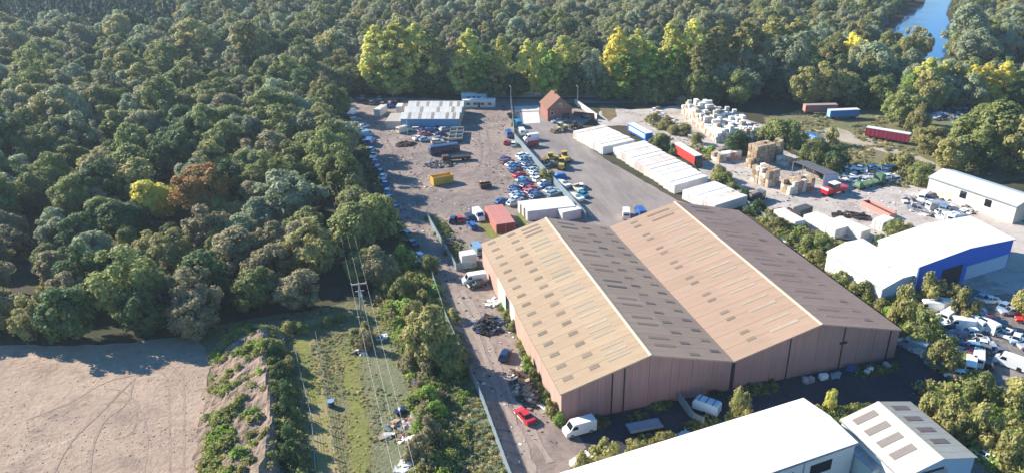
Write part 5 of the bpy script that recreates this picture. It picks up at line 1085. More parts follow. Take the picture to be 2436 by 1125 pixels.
def crown_mesh(name, seed, H, Rr, base, nl, nq, qs, shape, lob=(.28,.42)):
    """leafy crown: many bent leaf clumps round overlapping boughs; H top, Rr radius, base height of the lowest leaves"""
    g = np.random.default_rng(seed); cen = []; rad = []
    f1, f2, f3 = g.uniform(0, 6.28, 3); ns = int(g.integers(2, 5)); sub = []
    for k in range(ns):
        a = g.uniform(0, 6.28); q = g.uniform(.0, .42)*Rr; sub.append((q*math.cos(a), q*math.sin(a), g.uniform(.72, 1.0), g.uniform(.55, .8)))
    while len(cen) < nl:
        a = g.uniform(0, 2*np.pi); t = g.uniform(0, 1)
        asym = 1+.16*math.sin(a+f1)+.12*math.sin(2*a+f2)+.08*math.sin(5*a+f3)
        if shape == 'round':
            sx, sy, sh, sr = sub[g.integers(ns)]; prof = math.sqrt(max(0, 1-(2*t-1.0)**2)); z = base+(H-base)*sh*(.10+.86*t); rr = Rr*sr*prof*g.uniform(.45,1.08)*asym; ox, oy = sx, sy
        elif shape == 'bush':
            sx, sy, sh, sr = sub[g.integers(ns)]; prof = math.sqrt(max(0,1-t*t)); z = base+(H-base)*sh*(.05+.88*t); rr = Rr*sr*1.05*prof*g.uniform(.4,1.08)*asym; ox, oy = sx, sy
        elif shape == 'tall': prof = (math.sin(math.pi*min(1,(t*.84+.15)))**.75); z = base+(H-base)*(.02+.95*t); rr = Rr*.86*prof*g.uniform(.5,1.08)*asym; ox = oy = 0
        else: prof = (1-t)**.85; z = base+(H-base)*t; rr = Rr*.85*prof*g.uniform(.7,1.1); ox = oy = 0
        q = Rr*lob[0]*(lob[1]/lob[0])**g.uniform(0,1)*(1 if shape not in ('cone','tall') else (.55+.45*(1-t)))
        cen.append((ox+rr*math.cos(a), oy+rr*math.sin(a), z)); rad.append(q)
    cen = np.array(cen); rad = np.array(rad)
    w = rad**1.8; idx = g.choice(nl, nq, p=w/w.sum())
    d = g.normal(size=(nq,3)); d /= np.linalg.norm(d, axis=1)[:,None]
    ax = np.array([0,0,(base+H)*.42]); out = cen[idx]-ax; out[:,2] *= .8; out /= (np.linalg.norm(out, axis=1)[:,None]+1e-6)
    d = d + out*.65 + np.array([0,0,.25]); d /= np.linalg.norm(d, axis=1)[:,None]
    p = cen[idx] + d*rad[idx][:,None]*(.45+.95*g.uniform(0,1,(nq,1))**.7) + g.normal(size=(nq,3))*qs*.25; p[:,2] = np.maximum(p[:,2], .05)
    n = d + np.array([0,0,.25]) + g.normal(size=(nq,3))*.38; n /= np.linalg.norm(n, axis=1)[:,None]
    u = np.cross(n, g.normal(size=(nq,3))); u /= np.linalg.norm(u, axis=1)[:,None]; v = np.cross(n, u)
    s = qs*g.uniform(.5,1.4,(nq,1))
    V = np.stack([p-u*s*.5-v*s*.35, p+u*s*.5-v*s*.4, p+u*s*.42+v*s*.45-n*s*.12, p-u*s*.35+v*s*.4-n*s*.1], 1).reshape(-1,3)
    nv = len(V); F = np.arange(nv).reshape(-1,4).tolist(); V = V.tolist()
    for c, q in zip(cen, rad):                           # twiggy inner mass
        q = q*.62; k = len(V); V += [(c[0]+q*x, c[1]+q*y, max(.02, c[2]+q*z)) for x, y, z in ((1,0,0),(0,1,0),(-1,0,0),(0,-1,0),(0,0,1),(0,0,-1))]
        F += [(k+a, k+b, k+4) for a, b in ((0,1),(1,2),(2,3),(3,0))] + [(k+b, k+a, k+5) for a, b in ((0,1),(1,2),(2,3),(3,0))]
    me = bpy.data.meshes.new(name); me.from_pydata(V, [], F); me.materials.append(LF['mid']); me.update()
    return me
PROT = {
 'round': [crown_mesh('round_crown', 10+i, 11.5+(i%2), 5.4, 1.2, 80, 8500, .46, 'round', (.09,.30)) for i in range(6)],
 'bush': [crown_mesh('bush_crown', 30+i, 4.2, 2.9, .15, 40, 2600, .30, 'bush', (.10,.34)) for i in range(5)],
 'shrub': [crown_mesh('shrub_crown', 40+i, 7.5, 5.0, .2, 84, 7500, .40, 'bush', (.09,.28)) for i in range(5)],
 'tall': [crown_mesh('tall_crown', 50+i, 24, 5.2, 1.0, 130, 11000, .54, 'tall', (.12,.34)) for i in range(4)],
 'cone': [crown_mesh('conifer_crown', 70+i, 17, 3.4, 1.5, 46, 2000, .62, 'cone', (.22,.34)) for i in range(3)],
}
def trunk_mesh(h, r):
    b = MB(); b.cyl((0,0,0),(.1,.05,h*.5), r, r*.7, n=7); b.cyl((.1,.05,h*.5),(.0,.1,h), r*.7, r*.3, n=6)
    for a in (0.3, 2.3, 4.4): b.cyl((.08,.05,h*.42),(.35*h*math.cos(a),.35*h*math.sin(a),h*.85), r*.4, r*.15, n=5)
    return b.mesh('trunk', BARK)
TRK = {'shrub': trunk_mesh(4.5, .16), 'round': trunk_mesh(7, .32), 'bush': trunk_mesh(2.6, .10), 'tall': trunk_mesh(19, .4), 'cone': trunk_mesh(13, .25)}
TREE_N = [0]
def tree(shape, lf, p, s, label, cat, group=None, sz=None, name=None):
    TREE_N[0] += 1
    nm = name or {'round':'broadleaf_tree','bush':'bush','shrub':'bush','tall':'poplar_tree','cone':'conifer_tree'}[shape]
    t = thing(nm, label, cat, (p.x, p.y, 0), rnd.uniform(0, 6.28), group); t.scale = (s, s, (sz or s))
    mk('trunk' if shape not in ('bush','shrub') else 'stems', TRK[shape], t); mk('crown' if shape not in ('bush','shrub') else 'foliage', PROT[shape][rnd.randrange(len(PROT[shape]))], t, over=[LF[lf]])
    return t
COLN = dict(mid='mid green',dark='dark green',olive='olive green',grey='grey green',brown='brownish',yellow='bright yellow',lime='yellow green',orange='orange brown',con='blue green',bright='fresh green',oak='dull green')
H0 = {'shrub':7.5,'round':11.8,'bush':4.2,'tall':24,'cone':17}; R0 = {'shrub':5.1,'round':5.4,'bush':3.0,'tall':4.4,'cone':3.2}
def px_tree(shape, lf, px, top, width, base, label, cat, group=None):
    """stand at photo row base, crown width and top given in photo pixels"""
    if group and ('lower right' in group or 'hedge right' in group): top += (base-top)*.2; width *= .8
    p = G(px, base); ppm = 0.906*(base+282)/80; rr = width/ppm/2
    z = 0
    for k in range(60):
        if PX((p.x, p.y, z))[1] <= top: break
        z += .5
    if shape == 'bush' and rr > 3.6: shape = 'shrub'
    s = rr/R0[shape]; return tree(shape, lf, p, s, label, cat, group, sz=max(.25, z/H0[shape]))

# hand placed trees
gP = 'yellowing poplars behind the scrapyard'
for i, (px, top, w, base, lf, lab) in enumerate([(905,62,75,222,'lime','yellow green poplar at the left end of the row behind the scrapyard'),(950,52,85,224,'lime','tallest broad poplar behind the left of the workshop'),(1000,58,80,222,'lime','golden topped poplar right of the tallest one'),(1035,80,60,222,'olive','olive poplar on the right shoulder of the broad clump'),
   (930,128,70,224,'bright','lower yellow green poplar in front of the broad clump'),(1010,138,60,226,'dark','dark green tree in front of the broad poplar clump'),(1085,92,48,220,'brown','brownish topped poplar left of the pointed ones'),(1122,70,70,224,'lime','pointed poplar with yellow top behind the cabins'),(1100,120,50,230,'lime','lower poplar beside the pointed one'),(1140,125,55,232,'bright','green poplar right of the pointed one'),
   (1196,90,50,226,'lime','slender poplar between two dark gaps'),(1185,140,45,232,'olive','lower olive poplar below the slender one'),(1255,95,50,228,'lime','pale poplar left of the brick house'),(1290,105,44,228,'lime','yellow poplar behind the brick house chimney'),(1340,88,66,226,'lime','broad pale poplar right behind the brick house'),(1310,120,50,234,'bright','green poplar behind the brick house'),
   (1465,65,66,226,'yellow','brightest yellow poplar in the middle of the photo'),(1510,72,70,226,'lime','yellow poplar right of the brightest one'),(1490,130,80,236,'bright','green and yellow tree below the brightest poplar'),(1545,110,60,234,'bright','green poplar in shade right of the yellow pair'),(1590,48,62,222,'lime','pale poplar at the left of the tall right hand clump'),(1640,40,75,222,'lime','tall pale poplar in the right hand clump'),(1600,110,60,234,'bright','bright green poplar below the right hand clump'),(1650,105,70,236,'olive','olive poplar below the right hand clump'),
   (1700,30,80,222,'olive','hazy pale poplar high in the right hand clump'),(1760,28,80,218,'olive','hazy olive poplar right of the high one'),(1820,22,90,214,'olive','broad hazy poplar near the right of the clump'),(1880,40,80,214,'olive','pale poplar above the grey willow')]):
    px_tree('tall', lf, px, top, w, base, lab, 'tree', gP)
gW = 'trees along the back of the yards'
for px, top, w, base, sh, lf, lab in [(830,150,90,221,'round','mid','round mid green tree behind the left end of the shaded cars'),(885,170,80,223,'round','dark','dark round tree right behind the shaded cars'),(1060,176,70,226,'round','dark','dark tree behind the workshop roof'),(1160,175,60,236,'round','dark','dark tree behind the pale blue cabin'),(1225,178,70,236,'round','dark','dark tree behind the lamp post'),(1405,125,66,232,'round','grey','grey green tree in shade left of the brightest poplar'),(1380,170,60,238,'round','dark','dark tree behind the house lamp post'),(1440,180,70,240,'round','mid','mid green tree below the brightest poplar'),(1540,185,80,244,'round','mid','mid green tree where the back road bends'),
   (1720,150,90,236,'round','grey','grey willow above the white bale stack'),(1780,130,110,236,'round','grey','large grey willow above the white bale stack'),(1870,72,130,225,'round','grey','big silvery willow on the right'),(1800,65,120,215,'round','grey','pale willow left of the big silvery one'),(1660,175,70,250,'round','mid','mid green tree right behind the white stack'),(1745,180,80,254,'round','mid','mid green tree behind the right of the white stack'),(1705,190,60,252,'round','dark','dark tree behind the middle of the white stack'),
   (1905,165,80,250,'round','olive','olive tree above the faded red trailer'),(1950,160,90,248,'round','olive','second olive tree above the faded red trailer'),(2000,165,80,250,'round','olive','olive tree above the blue box trailer'),(2085,180,90,262,'round','mid','mid green tree above the maroon trailer'),(2040,190,80,256,'round','dark','dark tree between blue box trailer and wood'),(2070,110,110,215,'round','grey','pale grey willow below the small yellow tree'),(2028,82,62,180,'round','yellow','small bright yellow tree left of the pond'),(2155,68,62,162,'round','olive','olive tree standing against the left of the pond'),(2165,125,62,205,'round','grey','grey green tree below the pond'),(2285,5,110,132,'round','grey','grey green tree on the right bank of the pond'),(2320,80,90,165,'round','grey','grey tree on the near right bank of the pond'),
   (2195,140,62,246,'tall','lime','yellow green poplar in front of the pond'),(2160,175,60,250,'tall','bright','green poplar left of the pond poplars'),(2230,148,44,244,'tall','lime','narrow poplar right below the pond'),(2262,150,40,246,'tall','olive','narrow olive poplar right of the pond'),(2300,155,50,250,'tall','yellow','golden poplar near the right edge'),(2330,152,50,250,'tall','yellow','golden poplar at the right edge'),(2375,150,55,250,'tall','yellow','golden poplar beyond the right edge'),(2420,160,60,250,'tall','lime','yellow green poplar in the far right corner'),
   (2140,215,100,300,'round','mid','round tree left of the dark scrap yard'),(2172,245,60,318,'bush','olive','olive bush right of the maroon trailer'),(2210,300,90,362,'round','olive','olive bush on the bank right of the maroon trailer'),(2290,275,150,398,'round','mid','large dark tree above the grey roofed shed'),(2350,262,150,400,'round','mid','large tree above the right edge of the grey roofed shed'),(2250,330,90,410,'round','olive','olive tree on the left flank of the large dark tree'),(2410,290,120,420,'round','olive','olive tree beyond the grey roofed shed')]:
    px_tree(sh, lf, px, top, w, base, lab, 'tree', gW)
gL = 'trees standing out of the left hand wood'
for px, top, w, base, sh, lf, lab in [(365,428,105,525,'round','yellow','bright yellow tree in the left hand wood'),(485,397,130,520,'round','orange','large orange brown oak in the left hand wood'),(555,392,60,470,'round','grey','grey green tree right of the orange oak'),(640,225,120,330,'round','mid','large round tree left of the overhead line'),(690,255,130,360,'round','mid','large dark sided tree beside the scrapyard corner'),(730,318,120,430,'round','mid','big green tree left of the overhead line'),(790,285,110,405,'round','mid','green tree hanging over the parked row'),(805,350,100,470,'round','mid','dark green tree beside the white pickup'),(700,415,150,540,'round','grey','broad grey green tree in the middle of the wood'),(620,470,90,560,'round','grey','rounded pale tree in the middle of the wood'),
   (745,535,140,660,'round','olive','golden olive tree left of the electricity pole'),(850,505,120,615,'round','mid','green tree right of the overhead line'),(838,440,50,520,'round','olive','small olive tree beside the lower parked row'),(910,475,60,560,'round','olive','olive bush at the end of the parked row'),(900,585,90,680,'round','brown','russet bush beside the electricity pole'),(500,500,110,600,'round','brown','brownish willow below the orange oak'),(560,560,130,650,'round','brown','spreading brownish willow in the lower wood'),(660,580,110,670,'round','brown','brown topped willow left of the golden olive tree'),(620,640,120,740,'round','mid','dark tree at the wood edge above the grass'),(480,640,120,760,'round','brown','ashen willow at the wood edge above the field'),(730,640,110,730,'round','brown','rusty bush line at the wood edge'),(310,600,160,760,'round','mid','big dark tree at the lower left of the wood'),(520,195,120,290,'round','mid','round topped tree in the upper left wood'),(410,560,100,660,'round','olive','olive willow behind the field corner'),(290,480,110,570,'round','dark','dark shrub below the yellow tree'),(560,250,110,350,'round','mid','round tree in the middle of the upper left wood'),(600,60,120,180,'round','olive','sunlit olive crown in the upper left wood'),(480,55,110,170,'round','olive','yellow olive crown in the upper left wood'),(330,690,120,800,'round','dark','dark tree at the field edge'),(190,680,130,800,'round','dark','dark tree at the far left field edge')]:
    px_tree(sh, lf, px, top, w, base, lab, 'tree', gL)
# hedges and bushes
gB = 'bushes in the hedges and on the verges'
def bushes(lst, where):
    for px, base, w, top, lf in lst:
        px_tree('bush', lf, px, top, w, base, '%s bush %s' % (COLN[lf], where), 'bush', 'bushes ' + where + ', ' + COLN[lf])
bushes([(1010,735,50,690,'olive'),(985,770,60,715,'olive'),(960,720,70,660,'mid'),(935,690,80,640,'mid'),(1000,830,70,775,'mid'),(975,880,50,840,'brown'),(1015,905,50,865,'brown'),(1020,960,60,920,'bright'),(1010,1010,56,970,'mid'),(1040,985,50,950,'bright'),(1035,1050,60,1000,'brown'),(1000,1100,70,1050,'brown'),(985,965,30,945,'dark'),(1080,760,40,735,'olive'),(955,755,60,715,'bright'),(935,745,40,715,'bright'),(1012,650,60,610,'mid'),(965,640,60,585,'bright')], 'on the bramble bank west of the dirt track')
px_tree('round','olive',1040,755,120,880,'large sunlit bush hanging over the palisade fence','bush'); px_tree('round','mid',1075,800,90,885,'darker green bush behind the large sunlit one','bush')
bushes([(1222,785,34,760,'mid'),(1255,880,36,850,'bright'),(1270,905,34,878,'mid'),(1315,985,40,955,'olive'),(1330,1010,36,985,'bright'),(1215,760,30,735,'olive'),(1300,950,30,930,'mid')], 'growing at the foot of the warehouse side wall')
bushes([(1300,430,44,402,'olive')], 'on the palisade fence by the car block')
bushes([(1575,352,60,318,'mid'),(1605,368,30,345,'dark'),(1700,430,64,398,'olive'),(1725,442,50,412,'mid'),(1760,478,60,450,'dark'),(1790,505,60,480,'dark'),(1735,462,40,436,'mid'),(1660,398,30,378,'brown')], 'behind the white container row')
bushes([(1620,318,60,295,'olive'),(1585,305,50,285,'olive'),(1650,340,40,318,'olive'),(1555,290,40,272,'olive'),(1690,368,30,350,'bright'),(1560,245,40,220,'olive'),(1580,240,36,215,'brown'),(1530,246,30,222,'brown'),(1512,246,26,228,'mid'),(1620,252,34,230,'grey')], 'along the weedy edge of the pale yard')
for px, top, w, base, lf, lab in [(1770,312,84,368,'dark','dark bush in front of the white bale stack'),(1865,284,104,342,'mid','round green bush right of the white bale stack'),(1938,328,84,388,'mid','round green bush behind the lean-to'),(1988,350,78,400,'dark','dark bush right of the lean-to'),(1972,382,46,408,'olive','olive bush above the lean-to end'),(1985,308,44,345,'olive','small olive tree beside the sandy track')]:
    px_tree('bush', lf, px, top, w, base, lab, 'bush', 'big bushes round the bale yard')
bushes([(2185,430,70,385,'mid'),(2150,400,70,370,'olive'),(2120,390,50,365,'olive'),(2205,420,44,392,'dark')], 'between the scrap heap and the grey roofed shed')
bushes([(1850,548,60,520,'olive'),(1890,585,60,548,'mid'),(1940,600,90,545,'mid'),(1965,610,60,570,'dark'),(2125,560,80,515,'mid'),(2090,580,50,555,'dark'),(2160,560,60,530,'olive'),(2010,680,60,640,'mid'),(2050,715,70,660,'mid'),(2030,700,40,665,'olive'),(2090,740,60,705,'olive'),(1935,625,50,590,'olive'),(1990,655,40,630,'olive'),(1820,520,40,498,'olive'),(2110,760,50,725,'bright'),(2000,590,50,570,'olive')], 'in the hedge right of the warehouse')
for px, top, w, base, lf, lab in [(2145,665,90,770,'olive','tall olive bush right of the white shed'),(2190,725,110,820,'mid','broad green tree over the shaded hedge cars'),(2235,790,100,870,'olive','olive tree at the near end of the hedge'),(2215,640,90,720,'olive','round olive tree in front of the blue shed'),(2290,670,90,760,'olive','bushy olive tree in the breakers yard'),(2260,665,60,720,'olive','small tree left of the breakers yard vans'),(2320,870,110,960,'mid','sunlit bush at the near right of the breakers yard'),(2390,880,120,980,'olive','olive tree beyond the breakers yard'),(2200,925,80,1010,'olive','upright olive bush behind the cream unit'),(2270,945,110,1040,'olive','wide olive bush behind the cream unit'),(2330,940,110,1060,'olive','tall olive bush at the lower right edge'),(2390,1000,110,1110,'olive','olive bush beyond the lower right edge'),(2250,990,80,1060,'olive','olive bush beside the cream roof'),(1755,912,90,1010,'olive','wispy olive tree in front of the warehouse gable'),(1972,915,40,975,'lime','small thin tree with yellow top in front of the white roof'),(1440,1035,120,1120,'olive','olive bush at the left end of the white roof'),(1385,1065,70,1135,'olive','bush hanging over the end of the dirt track'),(1500,1040,80,1090,'olive','low olive bush in front of the white roof'),(1580,1030,70,1065,'olive','low bush beside the pale blue box'),(2420,640,130,740,'olive','olive tree beyond the blue shed')]:
    px_tree('bush', lf, px, top, w, base, lab, 'bush', 'bushes round the lower right yards')
bushes([(640,800,50,775,'mid'),(680,790,50,765,'olive'),(600,800,40,780,'bright'),(870,830,50,790,'brown'),(880,800,40,770,'olive'),(850,810,40,785,'mid'),(720,790,36,768,'mid'),(770,775,36,755,'mid'),(810,762,36,742,'mid'),(690,880,40,850,'olive')], 'round the top of the rough grass')
bushes([(660,860,50,820,'dark'),(672,900,46,862,'dark'),(678,950,46,905,'dark'),(685,1000,50,955,'dark'),(690,1060,50,1010,'dark'),(698,1110,50,1060,'dark'),(705,1000,30,970,'mid'),(712,1090,36,1055,'brown')], 'in the shade under the spoil heap')
# a spread of wood behind everything: one point per tree
CLEAR_PX = [[(795,226),(790,245),(806,290),(828,350),(850,440),(872,510),(905,600),(935,660),(915,690),(850,716),(700,752),(480,800),(250,826),(-400,836),(-400,1400),(2600,1400),(2570,300),(2436,268),(2230,258),(2180,262),(2050,256),(1900,250),(1830,250),(1740,254),(1640,244),(1500,238),(1215,232),(960,224)],
  [(2060,145),(2250,142),(2268,120),(2275,60),(2265,30),(2290,-20),(2320,-90),(2190,-90),(2190,0),(2150,30),(2110,60)], [(2125,146),(2500,150),(2500,200),(2125,200)]]
CLEAR = [[tuple(G(*p).xy) for p in c] for c in CLEAR_PX]
r = random.Random(21); cand = []
taken = [(o.location.x, o.location.y, o.scale.x*(5.2 if o.name.startswith(('broadleaf','bush')) and o.scale.x < 1.6 and not o.name.startswith('bush') else 4)) for o in COL.objects if o.type == 'EMPTY' and o.name.startswith(('broadleaf_tree','poplar_tree'))]
def nearby(x, y):
    for a, b, q in taken:
        if (a-x)**2+(b-y)**2 < (q*.8)**2: return True
    return False
step = 9.2
yy = 20.0
while yy < 760:
    st = step*(1+max(0, yy-200)/900)
    xx = -480.0
    while xx < 620:
        x = xx+r.uniform(-.48,.48)*st; y = yy+r.uniform(-.48,.48)*st; xx += st
        px, py = PX((x, y, 0))
        if py < -70 or px < -260 or px > 3000 or (Vector((x,y,0))-CAM_POS).dot(FW) < 10: continue
        if any(inside(c, x, y) for c in CLEAR) or nearby(x, y) or r.random() < .06: continue
        cand.append((py, px, x, y))
    yy += st
cand.sort(reverse=True)
def species(px, py, r):
    q = r.random()
    if px < 430+r.uniform(-60,60) and py < 95: return 'cone', 'con', r.uniform(.8,1.15)
    if px < 830:
        if py > 560: return ('round', r.choice(('brown','grey','mid','olive','brown','dark')), r.uniform(.7,1.15))
        if py > 400: return ('round', r.choice(('mid','grey','olive','brown','dark','mid','mid')), r.uniform(.75,1.25))
        if py > 200: return ('round', r.choice(('mid','mid','olive','grey','oak','dark','brown' if q < .35 else 'mid')), r.uniform(.8,1.4))
        return ('round', r.choice(('mid','oak','oak','olive','grey','dark')), r.uniform(.9,1.45))
    if py > 120 and px < 1900: return ('round', r.choice(('mid','dark','oak','mid')), r.uniform(.75,1.15))
    if px > 1900: return ('round', r.choice(('mid','grey','oak','olive','dark','grey')), r.uniform(.75,1.25))
    return ('round', r.choice(('oak','oak','oak','mid','grey','olive','brown' if q < .3 else 'oak')), r.uniform(.85,1.5))
far = []; NEAR = 300 - sum(1 for o in COL.objects if o.type == 'EMPTY' and o.name.startswith(('broadleaf_tree','poplar_tree')))
gcount = 0
for py, px, x, y in cand:
    sh, lf, s = species(px, py, r)
    if 290 < px < 570 and 505 < py < 610: s = min(s, .62)
    if py > 560 and px < 900: s *= .85
    if gcount < NEAR and PX((x,y,0))[0] > -60 and px < 2500:
        gcount += 1
        zone = 'at the edge of the left hand wood above the field' if py > 600 else 'in the lower left hand wood' if py > 420 else 'in the middle of the left hand wood' if px < 900 and py > 250 else 'in the upper left hand wood' if px < 900 else 'in the wood behind the scrapyard' if px < 1450 else 'in the wood at the upper right'
        kindw = {'round': 'broadleaf tree', 'cone': 'conifer'}[sh]
        tree(sh, lf, Vector((x,y,0)), s, '%s %s %s' % (COLN[lf], kindw, zone), 'tree', 'trees %s, %s' % (zone, COLN[lf]), sz=s*r.uniform(.85,1.1))
    else: far.append((x, y, sh, lf, s, r.uniform(0,6.28), s*r.uniform(.85,1.15)))

def scatter(name, pts, protos, label=None, cat=None):
    """one object whose points carry the index of a prototype, a turn and a scale"""
    coll = bpy.data.collections.new(name + '_sources')
    keys = sorted(protos)
    for i, k in enumerate(keys):
        o = bpy.data.objects.new('%s_source_%02d' % (name, i), protos[k]); coll.objects.link(o)
    me = bpy.data.meshes.new(name); me.from_pydata([(p[0], p[1], p[6] if len(p) > 6 else 0) for p in pts], [], [])
    for nm, ty, val in (('idx','INT',[keys.index(p[2]) for p in pts]),('turn','FLOAT',[p[4] for p in pts]),('size','FLOAT',[p[3] for p in pts]),('tall','FLOAT',[p[5] for p in pts])):
        a = me.attributes.new(nm, ty, 'POINT'); a.data.foreach_set('value', val)
    ob = bpy.data.objects.new(name, me); COL.objects.link(ob); tag(ob, label, cat, kind='stuff')
    ng = bpy.data.node_groups.new(name, 'GeometryNodeTree'); ng.interface.new_socket('Geometry', in_out='INPUT', socket_type='NodeSocketGeometry'); ng.interface.new_socket('Geometry', in_out='OUTPUT', socket_type='NodeSocketGeometry')
    N = ng.nodes; L = ng.links; gi = N.new('NodeGroupInput'); go = N.new('NodeGroupOutput')
    ci = N.new('GeometryNodeCollectionInfo'); ci.inputs['Collection'].default_value = coll; ci.inputs['Separate Children'].default_value = True; ci.inputs['Reset Children'].default_value = True
    ip = N.new('GeometryNodeInstanceOnPoints'); ip.inputs['Pick Instance'].default_value = True
    def att(nm, ty):
        a = N.new('GeometryNodeInputNamedAttribute'); a.data_type = ty; a.inputs['Name'].default_value = nm; return a.outputs[0]
    cx = N.new('ShaderNodeCombineXYZ'); L.new(att('turn','FLOAT'), cx.inputs[2]); cs = N.new('ShaderNodeCombineXYZ'); s_ = att('size','FLOAT'); L.new(s_, cs.inputs[0]); L.new(s_, cs.inputs[1]); L.new(att('tall','FLOAT'), cs.inputs[2])
    L.new(gi.outputs[0], ip.inputs['Points']); L.new(ci.outputs[0], ip.inputs['Instance']); L.new(att('idx','INT'), ip.inputs['Instance Index'])
    L.new(cx.outputs[0], ip.inputs['Rotation']); L.new(cs.outputs[0], ip.inputs['Scale']); L.new(ip.outputs[0], go.inputs[0])
    md = ob.modifiers.new('scatter', 'NODES'); md.node_group = ng
    return ob
pr_ = {}; pts = []
for i, (x, y, sh, lf, s, a, sz) in enumerate(far):
    k = '%s_%s_%d' % (sh, lf, i % (4 if sh == 'round' else 2))
    if k not in pr_:
        me = PROT[sh][int(k[-1])].copy(); me.materials[0] = LF[lf]; pr_[k] = me
    pts.append((x, y, k, s, a, sz))
scatter('far_woodland', pts, pr_, 'dense autumn woodland filling the ground behind the yards', 'woodland')
# undergrowth in the wood
def weed_mesh(seed, col, n=60, rr=.55, h=.6, q=.26):
    g = np.random.default_rng(seed); p = g.normal(size=(n,3))*np.array([rr*.5,rr*.5,0]); p[:,2] = g.uniform(.05,h,n)*np.exp(-(p[:,0]**2+p[:,1]**2)/rr**2)
    u = g.normal(size=(n,3)); u /= np.linalg.norm(u,axis=1)[:,None]; v = np.cross(u, g.normal(size=(n,3))); v /= np.linalg.norm(v,axis=1)[:,None]
    s = q*g.uniform(.6,1.4,(n,1)); V = np.stack([p-u*s*.5-v*s*.3, p+u*s*.5-v*s*.3, p+v*s*.6], 1).reshape(-1,3)
    me = bpy.data.meshes.new('weed'); me.from_pydata(V.tolist(), [], np.arange(len(V)).reshape(-1,3).tolist()); me.materials.append(LF[col]); return me
WD = {k+str(i): weed_mesh(90+i+7*j, k) for j, k in enumerate(('mid','olive','bright','brown','straw','dark','grey','lime')) for i in range(2)}
def spread(poly_px, n, kinds, smin, smax, seed, clump=None, zf=None):
    r = random.Random(seed); P = [tuple(G(*p).xy) for p in poly_px]; xs = [p[0] for p in P]; ys = [p[1] for p in P]; out = []; tries = 0
    from mathutils import noise as NZ
    while len(out) < n and tries < n*40:
        tries += 1; x, y = r.uniform(min(xs), max(xs)), r.uniform(min(ys), max(ys))
        if not inside(P, x, y): continue
        if clump and NZ.noise((x*clump, y*clump, seed)) < .05: continue
        s = r.uniform(smin, smax); out.append((x, y, r.choice(kinds)+str(r.randrange(2)), s, r.uniform(0,6.28), s*r.uniform(.6,1.2), zf(x,y) if zf else 0))
    return out
W_ = []
W_ += spread([(470,800),(640,755),(850,722),(960,690),(1030,662),(1060,760),(1105,862),(1150,965),(1204,1120),(1240,1250),(700,1250),(690,1000),(660,800)], 3200, ('olive','straw','straw','grey','olive','grey','mid'), .22, .6, 41, .1)
W_ += spread([(700,808),(850,805),(900,900),(890,1250),(790,1250),(760,1000)], 420, ('lime','straw','straw','olive'), .2, .5, 71, .1)
W_ += spread([(980,760),(1060,770),(1105,870),(1120,1125),(1000,1125),(985,900)], 800, ('mid','bright','olive','brown','grey'), .7, 1.8, 42, .15)
W_ += spread([(1040,900),(1100,870),(1150,975),(1200,1125),(1240,1250),(1120,1250),(1065,1000)], 600, ('grey','straw','grey','olive'), .5, 1.1, 43)
W_ += spread([(1190,720),(1210,715),(1340,985),(1338,1012),(1290,955),(1225,800)], 260, ('mid','bright','olive'), .6, 1.5, 44, .2)
W_ += spread([(1350,1000),(1744,925),(2131,860),(2131,880),(1744,950),(1350,1030)], 420, ('dark','mid','olive'), .5, 1.4, 45, .15)
W_ += spread([(1560,1062),(1911,975),(1990,1010),(2120,1000),(2120,960),(1700,985),(1420,1080)], 420, ('dark','mid','olive'), .7, 1.8, 46, .12)
W_ += spread([(1960,560),(1790,505),(1900,600),(2010,700),(2120,790),(2296,915),(2320,905),(2150,760),(2060,700)], 700, ('olive','mid','bright','brown'), .8, 2.2, 47)
W_ += spread([(1830,285),(1910,268),(2180,285),(2346,420),(2235,420),(2150,405),(1990,420),(1880,352)], 700, ('olive','grey','straw','brown'), .6, 1.7, 48, .07)
W_ += spread([(1520,275),(1570,285),(1700,375),(1660,395),(1590,345)], 300, ('olive','straw','mid'), .8, 2.0, 49, .1)
W_ += spread([(1010,515),(1050,515),(1100,600),(1140,640),(1085,645)], 220, ('mid','olive','dark'), .5, 1.5, 50, .2)
W_ += spread([(820,260),(850,290),(905,420),(960,540),(1030,650),(1010,655),(940,560),(885,430),(840,300)], 420, ('mid','dark','olive'), .8, 1.8, 51)
W_ += spread([(2150,405),(2215,432),(2205,470),(2130,440),(2000,430)], 160, ('olive','brown','straw'), .6, 1.6, 52, .12)
W_ += spread([(2130,163),(2436,168),(2436,192),(2130,190)], 260, ('olive','brown','straw'), 1, 2.6, 53, .05)
W_ += spread([(2060,205),(2500,205),(2500,262),(2200,258),(2050,256)], 300, ('dark','mid','olive'), 2, 5, 54)
# on the spoil heap
from mathutils.kdtree import KDTree
kd = KDTree(len(SV))
for i, v in enumerate(SV): kd.insert((v[0], v[1], 0), i)
kd.balance()
zf = lambda x, y: max(0, SV[kd.find((x, y, 0))[1]][2]-.05)
W_ += spread([(505,850),(580,770),(620,790),(660,800),(640,1000),(660,1125),(690,1250),(480,1250),(480,1125)], 300, ('bright','mid','olive','olive'), .6, 1.7, 55, .33, zf)
W_ += spread([(520,1000),(575,950),(590,1250),(470,1250),(480,1125)], 300, ('bright','mid','olive'), .7, 2.0, 56, .2, zf)
W_ += spread([(530,800),(580,770),(660,780),(650,860),(560,870)], 170, ('bright','mid'), .7, 1.7, 57, .2, zf)
W_ += spread([(640,830),(668,830),(705,1000),(730,1250),(690,1250),(655,1000)], 420, ('dark','mid','olive'), .8, 2.0, 58, None, zf)
BRW = {k+str(i): weed_mesh(190+i+7*j, k, 170, 1.1, 1.25, .34) for j, k in enumerate(('mid','olive','bright','brown','grey')) for i in range(2)}
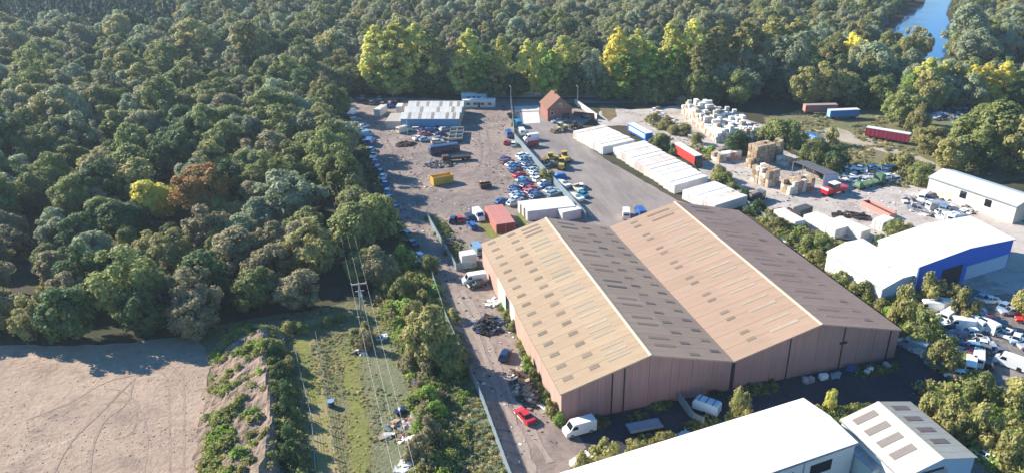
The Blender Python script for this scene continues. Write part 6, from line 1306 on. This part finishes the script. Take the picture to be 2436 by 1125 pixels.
B_ = spread([(985,650),(1030,662),(1058,765),(1105,868),(1100,900),(1040,960),(1060,1060),(1090,1125),(1110,1250),(980,1250),(1000,1060),(985,960),(970,850),(920,760),(890,715),(930,690)], 620, ('mid','olive','bright','bright','mid','brown'), .7, 1.8, 61)
B_ += spread([(1340,985),(1200,700),(1185,720),(1300,990)], 60, ('mid','bright','olive'), .4, .9, 62)
B_ += spread([(1800,520),(1960,570),(2130,780),(2296,915),(2330,900),(2170,720),(2060,650),(2020,600)], 420, ('olive','mid','bright','brown','olive'), .8, 2.0, 63)
B_ += spread([(2200,930),(2330,930),(2500,1000),(2500,1250),(2330,1080),(2250,1000)], 260, ('olive','mid','bright'), .9, 2.2, 64)
B_ += spread([(665,840),(690,930),(706,1050),(730,1250),(700,1250),(685,1050),(668,930)], 160, ('mid','olive','mid'), .7, 1.7, 65)
B_ += spread([(2130,395),(2215,430),(2200,445),(2130,420),(2060,395)], 90, ('olive','mid','brown'), .8, 1.8, 66)
scatter('brambles', B_, BRW, 'tangled brambles and scrub along the fences and hedge lines', 'brambles')
scatter('weeds', W_, WD, 'rough weeds and tussocks on the grass, banks and yard edges', 'weeds')
U_ = []
rr = random.Random(77)
for py, px, x, y in cand:
    if py > 200:
        for k in range(2): U_.append((x+rr.uniform(-4,4), y+rr.uniform(-4,4), rr.choice(('mid','dark','olive','brown'))+str(rr.randrange(2)), rr.uniform(1.5,4), rr.uniform(0,6), rr.uniform(1.5,4), 0))
U_ = [u for u in U_ if not any(inside(c, u[0], u[1]) for c in CLEAR)]
scatter('undergrowth', U_, WD, 'low undergrowth between the trees of the left hand wood', 'undergrowth')
# ---------------------------------------------------------------- air
hm = bpy.data.materials.new('haze'); hm.use_nodes = True; hn = hm.node_tree
for n in list(hn.nodes):
    if n.type == 'BSDF_PRINCIPLED': hn.nodes.remove(n)
pv = hn.nodes.new('ShaderNodeVolumePrincipled'); pv.inputs['Color'].default_value = (0.72,0.85,1.0,1); pv.inputs['Density'].default_value = 0.00013; pv.inputs['Anisotropy'].default_value = 0.15
hn.links.new(pv.outputs[0], hn.nodes['Material Output'].inputs['Volume'])
tag(MB().box(-2600, 2600, -700, 3600, -1.2, 86).obj('haze', hm), kind='stuff')
